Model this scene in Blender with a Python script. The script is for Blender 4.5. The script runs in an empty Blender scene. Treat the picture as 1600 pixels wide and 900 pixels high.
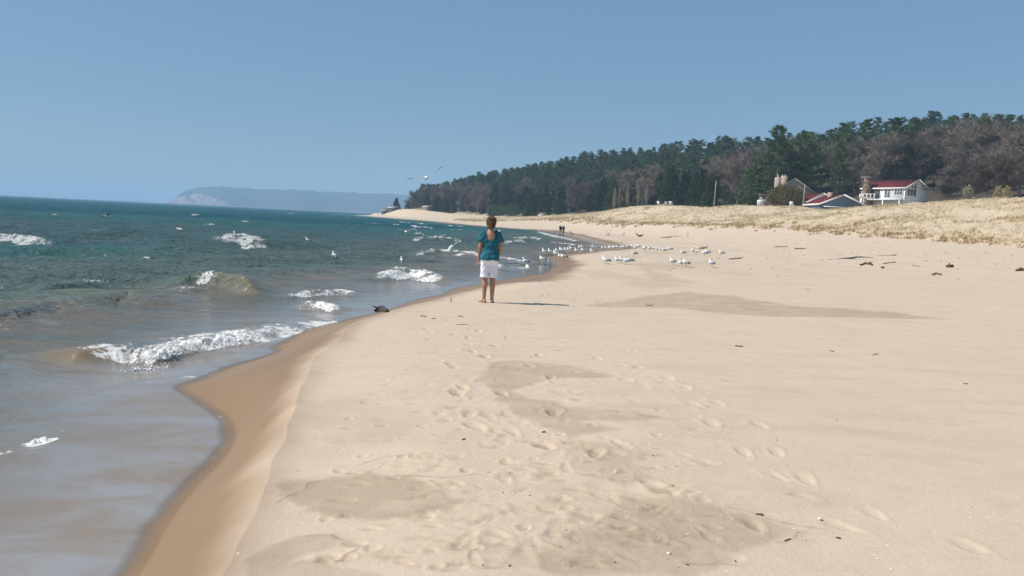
import bpy, math, random
import numpy as np
from mathutils import Matrix, Vector, Euler

random.seed(7)
RS = np.random.RandomState(11)
sc = bpy.context.scene
COL = sc.collection

# ------------------------------------------------------------------ camera
F = 1160.0                       # focal length in pixels of a 1600 px wide frame
CAM_Z = 2.3
PITCH, ROLL = math.radians(5.25), math.radians(2.777)
M3 = Matrix.Rotation(math.pi / 2 - PITCH, 3, 'X') @ Matrix.Rotation(ROLL, 3, 'Z')
cam = bpy.data.cameras.new('camera')
cam.sensor_width = 36.0
cam.lens = 36.0 * F / 1600.0
cam.clip_start, cam.clip_end = 0.05, 30000
camo = bpy.data.objects.new('camera', cam)
COL.objects.link(camo)
camo.matrix_world = Matrix.Translation((0, 0, CAM_Z)) @ M3.to_4x4()
sc.camera = camo

# ------------------------------------------------------------------ light
SUN_EL = math.radians(47)
SUN_FROM = Vector((-math.cos(SUN_EL), -0.06, math.sin(SUN_EL))).normalized()
w = bpy.data.worlds.new('World'); sc.world = w
w.use_nodes = True
nt = w.node_tree
sky = nt.nodes.new('ShaderNodeTexSky')
sky.sky_type = 'NISHITA'
sky.sun_disc = False
sky.sun_elevation = SUN_EL
sky.sun_rotation = math.atan2(SUN_FROM.x, SUN_FROM.y)
sky.altitude = 0
sky.air_density = 1.0
sky.dust_density = 0.25
sky.ozone_density = 4.0
bg = nt.nodes['Background']
mxs = nt.nodes.new('ShaderNodeMix'); mxs.data_type = 'RGBA'      # a milky summer sky: evens the gradient out
mxs.inputs[0].default_value = 0.62; mxs.inputs[7].default_value = (1.75, 3.3, 5.0, 1)
nt.links.new(sky.outputs[0], mxs.inputs[6]); nt.links.new(mxs.outputs[2], bg.inputs[0])
bg.inputs[1].default_value = 0.072
sun = bpy.data.lights.new('sun', 'SUN')
sun.energy = 3.6
sun.angle = math.radians(0.55)
sun.color = (1.0, 0.95, 0.89)
suno = bpy.data.objects.new('sun', sun)
COL.objects.link(suno)
suno.rotation_euler = (-SUN_FROM).to_track_quat('-Z', 'Y').to_euler()
suno.location = (-200, -50, 300)
sc.view_settings.view_transform = 'Standard'
sc.view_settings.look = 'None'
sc.view_settings.gamma = 1
sc.view_settings.use_curve_mapping = False
sc.view_settings.exposure = 0.47
sc.cycles.use_denoising = True
sc.cycles.max_bounces = 6
sc.cycles.diffuse_bounces = 2
sc.cycles.glossy_bounces = 2
sc.cycles.transparent_max_bounces = 8
sc.cycles.volume_bounces = 1
sc.cycles.sample_clamp_indirect = 4.0

# ------------------------------------------------------------------ helpers
def ray(u, v):
    return M3 @ Vector(((u - 800) / F, (450 - v) / F, -1))
def at_z(u, v, z):
    r = ray(u, v); k = (z - CAM_Z) / r.z
    return (r.x * k, r.y * k, z)
def at_y(u, v, y):
    r = ray(u, v); k = y / r.y
    return (r.x * k, y, CAM_Z + r.z * k)

def pchip(xs, ys):
    xs = np.asarray(xs, float); ys = np.asarray(ys, float)
    o = np.argsort(xs); xs = xs[o]; ys = ys[o]
    h = np.diff(xs); d = np.diff(ys) / h
    m = np.zeros_like(xs)
    m[0], m[-1] = d[0], d[-1]
    w1 = 2 * h[1:] + h[:-1]; w2 = h[1:] + 2 * h[:-1]
    ok = d[:-1] * d[1:] > 0
    with np.errstate(divide='ignore', invalid='ignore'):
        hm = (w1 + w2) / (w1 / d[:-1] + w2 / d[1:])
    m[1:-1] = np.where(ok, hm, 0)
    def f(x):
        x = np.clip(x, xs[0], xs[-1])
        i = np.clip(np.searchsorted(xs, x) - 1, 0, len(xs) - 2)
        t = (x - xs[i]) / h[i]
        return ((2*t**3 - 3*t**2 + 1) * ys[i] + (t**3 - 2*t**2 + t) * h[i] * m[i]
                + (-2*t**3 + 3*t**2) * ys[i+1] + (t**3 - t**2) * h[i] * m[i+1])
    return f

_perm = np.random.RandomState(3).permutation(4096)
_grad = np.random.RandomState(4).uniform(0, 2*math.pi, 4096)
_gx, _gy = np.cos(_grad), np.sin(_grad)
def perlin(x, y, seed=0):
    x = np.asarray(x, float); y = np.asarray(y, float)
    xi = np.floor(x).astype(np.int64); yi = np.floor(y).astype(np.int64)
    xf = x - xi; yf = y - yi
    u = xf*xf*xf*(xf*(xf*6-15)+10); v = yf*yf*yf*(yf*(yf*6-15)+10)
    def g(a, b, dx, dy):
        h = _perm[(_perm[(a + seed*131) & 4095] + b) & 4095]
        return _gx[h]*dx + _gy[h]*dy
    n00 = g(xi, yi, xf, yf); n10 = g(xi+1, yi, xf-1, yf)
    n01 = g(xi, yi+1, xf, yf-1); n11 = g(xi+1, yi+1, xf-1, yf-1)
    return 1.5*((n00*(1-u)+n10*u)*(1-v) + (n01*(1-u)+n11*u)*v)
def fbm(x, y, oct=4, seed=0, gain=0.5):
    s = 0; a = 1.0; t = 0
    for k in range(oct):
        s = s + a*perlin(x*2**k + 17.3*k, y*2**k - 9.1*k, seed + k); t += a; a *= gain
    return s / t
def sstep(a, b, x):
    t = np.clip((x - a) / (b - a), 0, 1)
    return t*t*(3 - 2*t)

def mesh_np(name, verts, faces, mats=(), smooth=True, mat_idx=None):
    verts = np.asarray(verts, np.float32); faces = np.asarray(faces, np.int32)
    me = bpy.data.meshes.new(name)
    n, k = faces.shape
    me.vertices.add(len(verts)); me.vertices.foreach_set('co', verts.ravel())
    me.loops.add(n*k); me.polygons.add(n)
    me.polygons.foreach_set('loop_start', np.arange(0, n*k, k, dtype=np.int32))
    me.loops.foreach_set('vertex_index', faces.ravel())
    for m in (mats if isinstance(mats, (list, tuple)) else [mats]): me.materials.append(m)
    if mat_idx is not None: me.polygons.foreach_set('material_index', np.asarray(mat_idx, np.int32))
    me.update(calc_edges=True)
    if smooth: me.polygons.foreach_set('use_smooth', np.ones(n, bool))
    return me
def add_attr(me, name, arr):
    a = me.attributes.new(name, 'FLOAT_COLOR', 'POINT')
    a.data.foreach_set('color', np.asarray(arr, np.float32).ravel())

def link(name, me, parent=None, loc=(0, 0, 0)):
    o = bpy.data.objects.new(name, me); COL.objects.link(o)
    if parent is not None: o.parent = parent
    o.location = loc
    return o
def tag(o, label, cat, group=None, kind=None):
    o['label'] = label; o['category'] = cat
    if group: o['group'] = group
    if kind: o['kind'] = kind
    return o
def thing(name, label, cat, loc=(0, 0, 0), rz=0.0, group=None, scale=None):
    o = bpy.data.objects.new(name, None); COL.objects.link(o)
    o.location = loc; o.rotation_euler = (0, 0, rz)
    o.empty_display_size = 0.2
    if scale is not None: o.scale = scale if hasattr(scale, '__len__') else (scale,)*3
    return tag(o, label, cat, group)

# ---- material helpers
def mat(name, base=(0.5,0.5,0.5), rough=0.8, spec=0.3, noise=None, bump=None, rand=0.0):
    """noise=(scale, amount, second colour)  bump=(scale, strength, distance)"""
    m = bpy.data.materials.new(name); m.use_nodes = True
    n = m.node_tree.nodes; l = m.node_tree.links
    b = n['Principled BSDF']
    b.inputs['Roughness'].default_value = rough
    b.inputs['Specular IOR Level'].default_value = spec
    tc = n.new('ShaderNodeTexCoord')
    last = None
    if noise:
        t = n.new('ShaderNodeTexNoise'); t.inputs['Scale'].default_value = noise[0]
        t.inputs['Detail'].default_value = 5
        l.new(tc.outputs['Object'], t.inputs['Vector'])
        r = n.new('ShaderNodeMapRange'); r.inputs[1].default_value = 0.35; r.inputs[2].default_value = 0.65
        r.inputs[4].default_value = noise[1]
        l.new(t.outputs['Fac'], r.inputs[0])
        x = n.new('ShaderNodeMix'); x.data_type = 'RGBA'
        x.inputs[6].default_value = (*base, 1); x.inputs[7].default_value = (*noise[2], 1)
        l.new(r.outputs[0], x.inputs[0])
        last = x.outputs[2]
    if rand:
        oi = n.new('ShaderNodeObjectInfo')
        mr = n.new('ShaderNodeMapRange'); mr.inputs[3].default_value = 1 - rand; mr.inputs[4].default_value = 1 + rand
        l.new(oi.outputs['Random'], mr.inputs[0])
        hs = n.new('ShaderNodeHueSaturation')
        l.new(mr.outputs[0], hs.inputs['Value'])
        if last: l.new(last, hs.inputs['Color'])
        else: hs.inputs['Color'].default_value = (*base, 1)
        last = hs.outputs[0]
    if last: l.new(last, b.inputs['Base Color'])
    else: b.inputs['Base Color'].default_value = (*base, 1)
    if bump:
        t = n.new('ShaderNodeTexNoise'); t.inputs['Scale'].default_value = bump[0]; t.inputs['Detail'].default_value = 4
        l.new(tc.outputs['Object'], t.inputs['Vector'])
        bp = n.new('ShaderNodeBump'); bp.inputs['Strength'].default_value = bump[1]; bp.inputs['Distance'].default_value = bump[2]
        l.new(t.outputs['Fac'], bp.inputs['Height']); l.new(bp.outputs[0], b.inputs['Normal'])
    return m

class NT:
    """tiny node-graph writer"""
    def __init__(s, name):
        s.m = bpy.data.materials.new(name); s.m.use_nodes = True
        s.n = s.m.node_tree.nodes; s.l = s.m.node_tree.links
        s.b = s.n['Principled BSDF']; s.out = s.n['Material Output']
        s.tc = s.n.new('ShaderNodeTexCoord')
    def put(s, sock, v):
        if isinstance(v, (int, float)): sock.default_value = v
        elif isinstance(v, (tuple, list)):
            sock.default_value = (*v, 1) if len(v) == 3 and len(sock.default_value) == 4 else v
        else: s.l.new(v, sock)
    def noise(s, scale, detail=4, rough=0.55, stretch=None, dist=0.0):
        t = s.n.new('ShaderNodeTexNoise')
        t.inputs['Scale'].default_value = scale; t.inputs['Detail'].default_value = detail
        t.inputs['Roughness'].default_value = rough; t.inputs['Distortion'].default_value = dist
        v = s.tc.outputs['Object']
        if stretch:
            mp = s.n.new('ShaderNodeMapping'); mp.inputs['Scale'].default_value = stretch[:3]
            if len(stretch) > 3: mp.inputs['Rotation'].default_value = (0, 0, stretch[3])
            s.l.new(v, mp.inputs[0]); v = mp.outputs[0]
        s.l.new(v, t.inputs['Vector'])
        return t.outputs['Fac']
    def rng(s, x, a, b, c=0.0, d=1.0, smooth=False):
        r = s.n.new('ShaderNodeMapRange')
        if smooth: r.interpolation_type = 'SMOOTHSTEP'
        s.put(r.inputs[0], x)
        for i, q in enumerate((a, b, c, d)): r.inputs[i+1].default_value = q
        return r.outputs[0]
    def mix(s, f, a, b):
        x = s.n.new('ShaderNodeMix'); x.data_type = 'RGBA'
        s.put(x.inputs[0], f); s.put(x.inputs[6], a); s.put(x.inputs[7], b)
        return x.outputs[2]
    def math(s, op, a, b=0.0, clamp=False):
        x = s.n.new('ShaderNodeMath'); x.operation = op; x.use_clamp = clamp
        s.put(x.inputs[0], a); s.put(x.inputs[1], b)
        return x.outputs[0]
    def attr(s, name):
        a = s.n.new('ShaderNodeAttribute'); a.attribute_name = name
        sp = s.n.new('ShaderNodeSeparateColor'); s.l.new(a.outputs['Color'], sp.inputs[0])
        return sp.outputs[0], sp.outputs[1], sp.outputs[2], a.outputs['Alpha']
    def bump(s, h, strength, dist, prev=None):
        b = s.n.new('ShaderNodeBump')
        s.put(b.inputs['Strength'], strength); b.inputs['Distance'].default_value = dist
        s.put(b.inputs['Height'], h)
        if prev: s.l.new(prev, b.inputs['Normal'])
        return b.outputs[0]

# ------------------------------------------------------------------ lie of the land
# every line runs along the coast, as x = L(y); heights are metres above the lake
def line_z(pts):                       # (u, v, z): seen at that height
    return [at_z(*p) for p in pts]
def line_y(pts):                       # (u, v, y): seen at that distance
    return [at_y(*p) for p in pts]
W_P = [(-4.5,-40,.05),(-2.4,-8,.12),(-1.75,0,.14)] + line_z([
    (210,900,.16),(300,780,.15),(352,710,.14),(361,662,.12),(318,622,.10),(290,602,.08),(345,579,.05),(440,551,.03),
    (432,541,.02),(500,513,.0),(560,498,0),(600,488,0),(650,472,0),(690,459,0),(735,447,0),(800,436,0),(850,426,0),(866,413,0),
    (857,403,0),(905,394,0),(965,388.5,0),(960,382,0),(934,376,0),(908,369,0),(870,362,0),(800,357,0),(740,352.2,0)]) + [
    (-31,300,0),(-51,360,0),(-88,460,0),(-112,530,0),(-122,580,0),(-100,700,0),(0,1000,0),(100,1500,0)]
B_P = [(-3.2,-40,.57),(-1.5,-8,.57),(-.9,0,.57)] + line_z([
    (350,900,.57),(435,720,.57),(470,620,.59),(510,545,.63),(560,506,.66),(610,488,.66),(668,472,.64),(725,458,.55),(800,443,.38)]) + [
    (2.2,27,.25),(4.4,36,.25),(5.2,45,.25),(8.5,55,.25),(14,68,.3),(17,88,.35),(18.5,105,.4),(18,135,.4),(15,165,.5),(6,195,.5),
    (-2,220,.5),(-22,300,.5),(-42,360,.5),(-79,460,.5),(-103,530,.5),(-112,580,.5),(-90,700,.5),(10,1000,.5),(110,1500,.5)]
D_P = [(50,-40,2.2),(47,0,2.2),(45,35,2.2)] + line_y([
    (1600,386,60),(1400,371,78),(1200,358,105),(1100,353,122),(1020,351,140),(960,352,165),(900,346,200),(850,344,240),(740,346,290),
    (680,341,380),(640,338.5,430),(603,335.5,490)]) + [(-100,530,2),(-108,580,2),(-85,700,2),(15,1000,2),(115,1500,2)]
R_P = [(88,-40,8),(82,0,8),(76,50,8.2)] + line_y([
    (1600,308,100),(1500,312,108),(1400,319.5,118),(1340,322.5,126),(1290,327,134),(1250,327,142),(1200,322,150),(1150,321,160),(1100,324,171),
    (1050,321,182),(1000,321,194),(960,327,212),(930,331,226),(900,335,242),(850,337,275),(800,338.5,310),(750,337,350),(700,333,400),
    (670,329,430),(640,326,455),(600,331.5,500)]) + [(-92,540,3),(-100,590,2.5),(-75,700,3),(25,1000,3),(125,1500,3)]
P_P = [(110,-40,7),(104,0,7),(98,60,7)] + line_y([
    (1600,316,125),(1400,328,160),(1300,334,172),(1200,330,188),(1100,328,205),(1000,328,232),(900,337,280),(800,338.5,345),(700,333.5,420),
    (640,328,475)]) + [(-72,515,5),(-80,545,4),(-82,595,3),(-55,700,5),(45,1000,5),(145,1500,5)]
T_P = [(300,-40,40),(290,0,40),(260,120,40),(228,230,40),(202,290,38),(168,325,38),(126,365,32),(73,420,31),(39,455,27),(0,490,19),
       (-40,520,10),(-62,548,6),(-68,600,5),(-20,700,10),(90,1000,10),(190,1500,10)]
def curves(P):
    y = [p[1] for p in P]
    o = np.argsort(y)
    yy, xx, zz = [], [], []
    for i in o:
        if yy and y[i] - yy[-1] < 0.05: continue
        yy.append(y[i]); xx.append(P[i][0]); zz.append(P[i][2])
    return pchip(yy, xx), pchip(yy, zz)
LW, ZW = curves(W_P); LB0, ZB = curves(B_P)
def LB(y):
    y = np.asarray(y, float)
    return LB0(y) + .15*fbm(y*.55, y*0 + 7.7, 3, 33)*(1 - sstep(25, 40, y))
LD, ZD = curves(D_P)
LR, ZR = curves(R_P); LP, ZP = curves(P_P); LT, ZT = curves(T_P)

def shore_x(y):
    y = np.asarray(y, float)
    near = np.clip(y, 0, 60)
    return LW(y) + 0.05*np.sin(near*2.1)*np.exp(-near/25) + fbm(y*0.35, y*0+3.3, 3, 5)*np.clip(y/60, 0.05, 0.6)

def base_height(x, y):
    x = np.asarray(x, float); y = np.asarray(y, float)
    w = shore_x(y); b = np.maximum(LB(y), w + .3); d = np.maximum(LD(y), b + 3)
    r = np.maximum(LR(y), d + 3); p = np.maximum(LP(y), r + 3); t = np.maximum(LT(y), p + 8)
    zw, zb, zd, zr, zp, zt = ZW(y), ZB(y), ZD(y), ZR(y), ZP(y), ZT(y)
    s = w - x                                            # metres out from the shore
    sea = zw - 0.055*np.clip(s, 0, 3) - 0.075*np.clip(s - 3, 0, 10) - 0.03*np.clip(s - 13, 0, 60)
    k = np.clip((x - w)/(b - w), 0, 1)
    z = np.where(x < w, sea, zw + (zb - zw)*(0.62*k + 0.38*np.sin(k*math.pi/2)**1.6))
    k = np.clip((x - b)/(d - b), 0, 1); z = np.where(x > b, zb + (zd - zb)*(0.45*k + 0.55*k**1.8) + np.clip(.66 - zb, 0, .1)*sstep(0, 1.3, x - b)*(y < 24), z)
    k = np.clip((x - d)/(r - d), 0, 1); z = np.where(x > d, zd + (zr - zd)*(0.3*np.sin(k*math.pi/2) + 0.7*k), z)
    k = np.clip((x - r)/(p - r), 0, 1); z = np.where(x > r, zr + (zp - zr)*sstep(0, 1, k), z)
    k = np.clip((x - p)/(t - p), 0, 1); z = np.where(x > p, zp + (zt - zp)*(k**0.85), z)
    z = np.where(x > t, np.maximum(zt - (x - t)*0.02, 2), z)
    return z
def dune_mask(x, y):
    return sstep(-1, 4, x - LD(y)) * (1 - sstep(-2, 6, x - LP(y)))
def height(x, y):
    x = np.asarray(x, float); y = np.asarray(y, float)
    z = base_height(x, y)
    dm = sstep(0, 8, x - LD(y)) * (1 - sstep(-8, 4, x - LR(y)))
    z = z + dm*(fbm(x*.10, y*.10, 3, 21)*.9 + fbm(x*.45, y*.45, 2, 25)*.2 - .35)
    dry = sstep(0.2, 3.0, x - LB(y))
    z = z + dry*fbm(x*.22, y*.22, 2, 31)*.07*(1 - sstep(40, 120, y))
    return z
def H1(x, y): return float(height(np.array([x]), np.array([y]))[0])
def hit(u, v, far=900.0):
    """the point of the ground seen at (u, v)"""
    r = ray(u, v)
    ks = np.geomspace(1.5, far, 600)
    X, Y, Z = r.x*ks, r.y*ks, CAM_Z + r.z*ks
    below = np.nonzero(Z < height(X, Y))[0]
    if not len(below): return None
    i = below[0]
    if i == 0: return (X[0], Y[0], Z[0])
    a, b = ks[i-1], ks[i]
    for _ in range(14):
        m = (a + b)/2
        if CAM_Z + r.z*m < H1(r.x*m, r.y*m): b = m
        else: a = m
    return (r.x*b, r.y*b, H1(r.x*b, r.y*b))
# ------------------------------------------------------------------ the ground
def poly_sdf(px, py, poly):
    d = np.full(px.shape, 1e18); s = np.ones(px.shape)
    n = len(poly)
    for i in range(n):
        ax, ay = poly[i]; bx, by = poly[(i + 1) % n]
        ex, ey = bx - ax, by - ay
        wx, wy = px - ax, py - ay
        t = np.clip((wx*ex + wy*ey)/(ex*ex + ey*ey + 1e-12), 0, 1)
        d = np.minimum(d, (wx - ex*t)**2 + (wy - ey*t)**2)
        c1 = ay <= py; c2 = by > py; c3 = ex*wy > ey*wx
        s = np.where((c1 & c2 & c3) | (~c1 & ~c2 & ~c3), -s, s)
    return s*np.sqrt(d)

TH = np.concatenate([np.radians(np.linspace(-82, -37, 24)[:-1]), np.radians(np.linspace(-37, 38.5, 1130)), np.radians(np.linspace(38.5, 85, 26)[1:])])
RR = np.concatenate([np.geomspace(.5, 2.6, 22)[:-1], np.geomspace(2.6, 60, 860), np.geomspace(60, 1300, 300)[1:]])
GT, GR = np.meshgrid(TH, RR)
GX, GY = GR*np.sin(GT), GR*np.cos(GT)
GZ = height(GX, GY)
near = 1 - sstep(30, 60, GR)
plateau = sstep(0.3, 1.6, GX - LB(GY))
face = sstep(-.2, .3, GX - LW(GY))*(1 - plateau)
# soft wind-blown unevenness of the upper beach
GZ += plateau*near*(fbm(GX*.9, GY*.9, 4, 41)*.010 + fbm(GX*4, GY*7, 3, 44)*.0035)
GZ += plateau*sstep(20, 60, GR)*(1 - sstep(120, 200, GR))*fbm(GX*.3, GY*.3, 3, 46)*.12
GZ += face*near*sstep(.1, .6, GX - LW(GY))*fbm(GX*1.5, GY*1.5, 2, 48)*.006
# the crumbled lip where the swash has cut the berm
lip = np.exp(-((GX - LB(GY) + fbm(GX*.7, GY*.7, 2, 51)*.10)/.16)**2)*(1 - sstep(22, 34, GY))
GZ += lip*.012

def cells(x, y, rad):
    r = math.hypot(x, y); a = math.atan2(x, y)
    i0, i1 = np.searchsorted(RR, [r - rad, r + rad]); da = rad/max(r, .5)
    j0, j1 = np.searchsorted(TH, [a - da, a + da])
    return slice(max(i0-1, 0), i1+1), slice(max(j0-1, 0), j1+1)
LOOSE = np.zeros_like(GX); DUG = np.zeros_like(GX)
def footprint(x, y, ang, depth=.035, ln=.135, wd=.058, soft=1.0, dug=0.0):
    ln *= .78; wd *= .8; depth *= .62
    sl = cells(x, y, .5)
    dx, dy = GX[sl] - x, GY[sl] - y
    if dx.size == 0: return
    c, s = math.cos(ang), math.sin(ang)
    a = (dx*c + dy*s)/ln; b = (-dx*s + dy*c)/wd
    b = b*(1 + .25*a)
    wob = fbm(GX[sl]*9, GY[sl]*9, 2, int(abs(x*97)) % 50)*.35
    q = np.sqrt(a*a + b*b) + wob
    h = -depth*(1 - sstep(.45, 1.15, q))*(1 + .35*np.clip(a, -1, 1)) + depth*.28*np.exp(-((q - 1.4)/.3)**2)
    GZ[sl] += h*soft
    if dug: DUG[sl] = np.maximum(DUG[sl], dug*(1 - sstep(.25, .95, q + .5*b)))
    LOOSE[sl] = np.maximum(LOOSE[sl], np.exp(-((q - 1.1)/.5)**2))
def trail(pts, step=.62, side=.11, depth=.035, jit=.05, dug=0.0):
    P = [hit(*p) for p in pts]
    carry = 0; k = 0
    for a, b in zip(P[:-1], P[1:]):
        L = math.hypot(b[0]-a[0], b[1]-a[1]); ang = math.atan2(b[1]-a[1], b[0]-a[0])
        t = carry
        while t < L:
            x = a[0] + (b[0]-a[0])*t/L; y = a[1] + (b[1]-a[1])*t/L
            sgn = 1 if k % 2 else -1
            footprint(x - math.sin(ang)*side*sgn + random.gauss(0, jit), y + math.cos(ang)*side*sgn + random.gauss(0, jit),
                      ang + sgn*-.12 + random.gauss(0, .15), depth*random.uniform(.6, 1.25),
                      .135*random.uniform(.85, 1.15), .058*random.uniform(.9, 1.35), dug=dug*random.random())
            t += step*random.uniform(.85, 1.15); k += 1
        carry = t - L
trail([(955,560),(1010,590),(1130,640),(1185,690),(1215,742),(1330,803),(1425,838),(1560,885)], depth=.017, side=.15)
trail([(985,572),(1060,612),(1150,650),(1200,715),(1280,770),(1350,815),(1450,870)], depth=.014, side=.12, jit=.1)
trail([(700,520),(735,545),(700,590),(735,625),(770,660),(800,690),(850,720),(880,760)], depth=.018, jit=.13, dug=.9)
trail([(770,520),(800,560),(830,600),(860,640),(890,672),(930,710),(985,745),(1045,800),(1060,850)], depth=.020, jit=.14, dug=.9)
trail([(730,500),(700,540),(715,590),(720,640),(740,700),(760,760)], depth=.010, jit=.2, dug=.5)
trail([(1180,780),(1060,765),(990,735),(900,680)], depth=.014, jit=.1)
for k in range(170):                                       # scuffs and half blown-over prints
    u = random.gauss(800, 130); v = random.uniform(500, 880)
    p = hit(u + (v - 600)*.3, v)
    if p and p[0] > LB(np.array([p[1]]))[0] + .5:
        footprint(p[0], p[1], random.uniform(0, 3.1), random.uniform(.003, .011), random.uniform(.06, .15), random.uniform(.035, .08), dug=random.uniform(0, .5))
for k in range(420):                                       # small kicked-up crumbs and old marks
    u = random.uniform(430, 1120); v = 500 + 390*random.random()**1.3
    p = hit(u, v)
    if p and p[0] > LB(np.array([p[1]]))[0] + .4:
        footprint(p[0], p[1], random.uniform(-.4, .4), random.uniform(.004, .016), random.uniform(.04, .12), random.uniform(.02, .045), dug=random.uniform(0, .6))
for k in range(150):                                       # marks about the woman and towards the flock
    u = random.gauss(850, 55); v = random.gauss(452, 13)
    p = hit(u, v)
    if p: footprint(p[0], p[1], random.uniform(0, 3.1), random.uniform(.012, .03), random.uniform(.06, .11), random.uniform(.045, .07), dug=random.uniform(.2, 1))
for (u, v, s_) in [(1195,772,.34),(1230,785,.3),(1120,776,.3),(1035,770,.22),(1075,782,.2)]:   # low heaps of blown sand
    p = hit(u, v); sl = cells(p[0], p[1], 1.0)
    GZ[sl] += .016*np.exp(-(((GX[sl]-p[0])/s_)**2 + ((GY[sl]-p[1])/(s_*.5))**2))

# damp sand: (polygon in view, softness of edge in metres)
def gpoly(pts): return [hit(*p)[:2] for p in pts]
DAMP = np.zeros_like(GX)
patches = [
 ([(1008,462),(1075,455),(1130,461),(1180,468),(1260,478),(1400,487),(1505,500),(1420,499),(1250,497),(1120,490),(1040,482),(940,480),(900,478)], 1.0, .8),
 ([(985,410),(1070,416),(1095,420),(1020,422),(1090,440),(1095,445),(1010,440),(1000,425)], .6, .9),
 ([(1000,436),(1060,443),(1085,448),(1020,452),(960,446)], .45, 1.0),
 ([(762,566),(800,562),(900,573),(968,589),(905,590),(860,595),(820,606),(840,618),(880,624),(910,636),(980,640),(1062,656),(1000,659),(930,662),(990,672),(900,690),(860,676),(800,648),(770,610),(750,590)], .8, .22),
 ([(900,690),(990,700),(1060,713),(1010,724),(1050,744),(1000,765),(930,745),(880,715)], .55, .25),
 ([(440,752),(520,748),(585,738),(640,742),(700,764),(755,778),(700,790),(640,808),(560,815),(470,800),(428,775)], 1.0, .16),
 ([(985,770),(1070,778),(1130,790),(1190,806),(1262,828),(1235,842),(1180,860),(1140,885),(1090,905),(860,905),(830,870),(900,830),(960,795)], .85, .18),
 ([(395,865),(470,832),(520,836),(560,850),(520,862),(470,875),(600,892),(640,915),(370,915)], .8, .12),
 ([(480,640),(560,620),(660,640),(640,690),(520,720),(450,730)], .35, .5),
]
wx_ = fbm(GX*.8, GY*.8, 4, 61); wy_ = fbm(GX*.8 + 31, GY*.8, 4, 62)
fine_ = fbm(GX*5, GY*5, 4, 64)
for pts, amt, soft in patches:
    P = gpoly(pts)
    xs = [p[0] for p in P]; ys = [p[1] for p in P]
    m = (GX > min(xs)-3) & (GX < max(xs)+3) & (GY > min(ys)-3) & (GY < max(ys)+3)
    if not m.any(): continue
    wob = min(.3, soft*.8)
    d = poly_sdf(GX[m] + wx_[m]*wob + fine_[m]*.07, GY[m] + wy_[m]*wob + fine_[m]*.05, P)
    soft *= .38
    val = amt*(1 - sstep(-soft, soft*.25, d))*(.78 + .5*fbm(GX[m]*1.7, GY[m]*3.5, 4, 63) + .3*fine_[m])
    DAMP[m] = np.maximum(DAMP[m], val)
DAMP = np.clip(DAMP, 0, 1)
low_spit = (1 - sstep(.25, .75, GZ))*sstep(22, 30, GY)*(1 - sstep(120, 160, GY))
DAMP = np.maximum(DAMP, low_spit*.45*sstep(-.2, .4, fbm(GX*.25, GY*.12, 4, 66)))
# thin dark swash marks
SWASH = np.zeros_like(GX)
for pts in ([(432,788),(475,765),(478,757),(520,746),(570,738),(600,727)], [(560,725),(600,714),(635,712)], [(540,850),(560,860),(525,878)],
            [(1130,795),(1190,806),(1262,826),(1300,830)], [(1250,832),(1240,842),(1220,848)], [(1065,880),(1110,885),(1150,882)],
            [(740,742),(690,750),(620,742)], [(480,838),(520,838),(560,850)]):
    P = [hit(*p) for p in pts]
    for a, b in zip(P[:-1], P[1:]):
        mx, my = (a[0]+b[0])/2, (a[1]+b[1])/2; L = math.hypot(a[0]-b[0], a[1]-b[1])
        sl = cells(mx, my, L/2 + .3)
        ex, ey = b[0]-a[0], b[1]-a[1]
        qx = GX[sl] + fbm(GX[sl]*5, GY[sl]*5, 2, 71)*.03; qy = GY[sl] + fbm(GX[sl]*5 + 9, GY[sl]*5, 2, 72)*.03
        t = np.clip(((qx-a[0])*ex + (qy-a[1])*ey)/(L*L), 0, 1)
        dd = np.hypot(qx - a[0] - ex*t, qy - a[1] - ey*t)
        g = np.exp(-(dd/.009)**2)*(.6 + .8*fbm(GX[sl]*6, GY[sl]*6, 3, 73))
        GZ[sl] += .003*np.exp(-(dd/.03)**2)
        SWASH[sl] = np.maximum(SWASH[sl], g)

wet = (1 - sstep(-.34, .24, GX - LB(GY) + fbm(GX*1.1, GY*1.1, 4, 81)*.16))
wf_ = 1 - sstep(.6, 2.2, GX - shore_x(GY) + fbm(GX*.3, GY*.1, 3, 83)*1.6)
k_ = sstep(17, 27, GY)
wet = wet*(1 - k_) + wf_*k_
GRASS = np.zeros_like(GX)
dn = fbm(GX*.16 + .3*wx_, GY*.07, 4, 91)
edge = GX - LD(GY) + fbm(GX*.35, GY*.35, 3, 92)*4.5
GRASS = sstep(-.5, 1.0, edge)*(1 - sstep(-4, 4, GX - LP(GY) - 4))*(.55 + .45*sstep(-.25, .1, dn))
bare = [(1290,1385,325,340)]
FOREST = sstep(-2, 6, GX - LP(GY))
GZ += GRASS*fbm(GX*.9, GY*.9, 2, 95)*.1*sstep(20, 60, GR)
nr, nc = GX.shape
keep = GX > shore_x(GY) - 14
idx = np.arange(nr*nc).reshape(nr, nc)
q = np.stack([idx[:-1, :-1], idx[:-1, 1:], idx[1:, 1:], idx[1:, :-1]], -1)
kq = keep[:-1, :-1] | keep[:-1, 1:] | keep[1:, 1:] | keep[1:, :-1]
faces = q[kq].reshape(-1, 4)
used = np.zeros(nr*nc, bool); used[faces.ravel()] = True
remap = np.cumsum(used) - 1
V = np.stack([GX, GY, GZ], -1).reshape(-1, 3)[used]
MK = np.stack([np.clip(DAMP, 0, 1), np.clip(wet, 0, 1), GRASS, FOREST], -1).reshape(-1, 4)[used]
MK2 = np.stack([SWASH, LOOSE, DUG, LOOSE*0], -1).reshape(-1, 4)[used]

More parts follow.
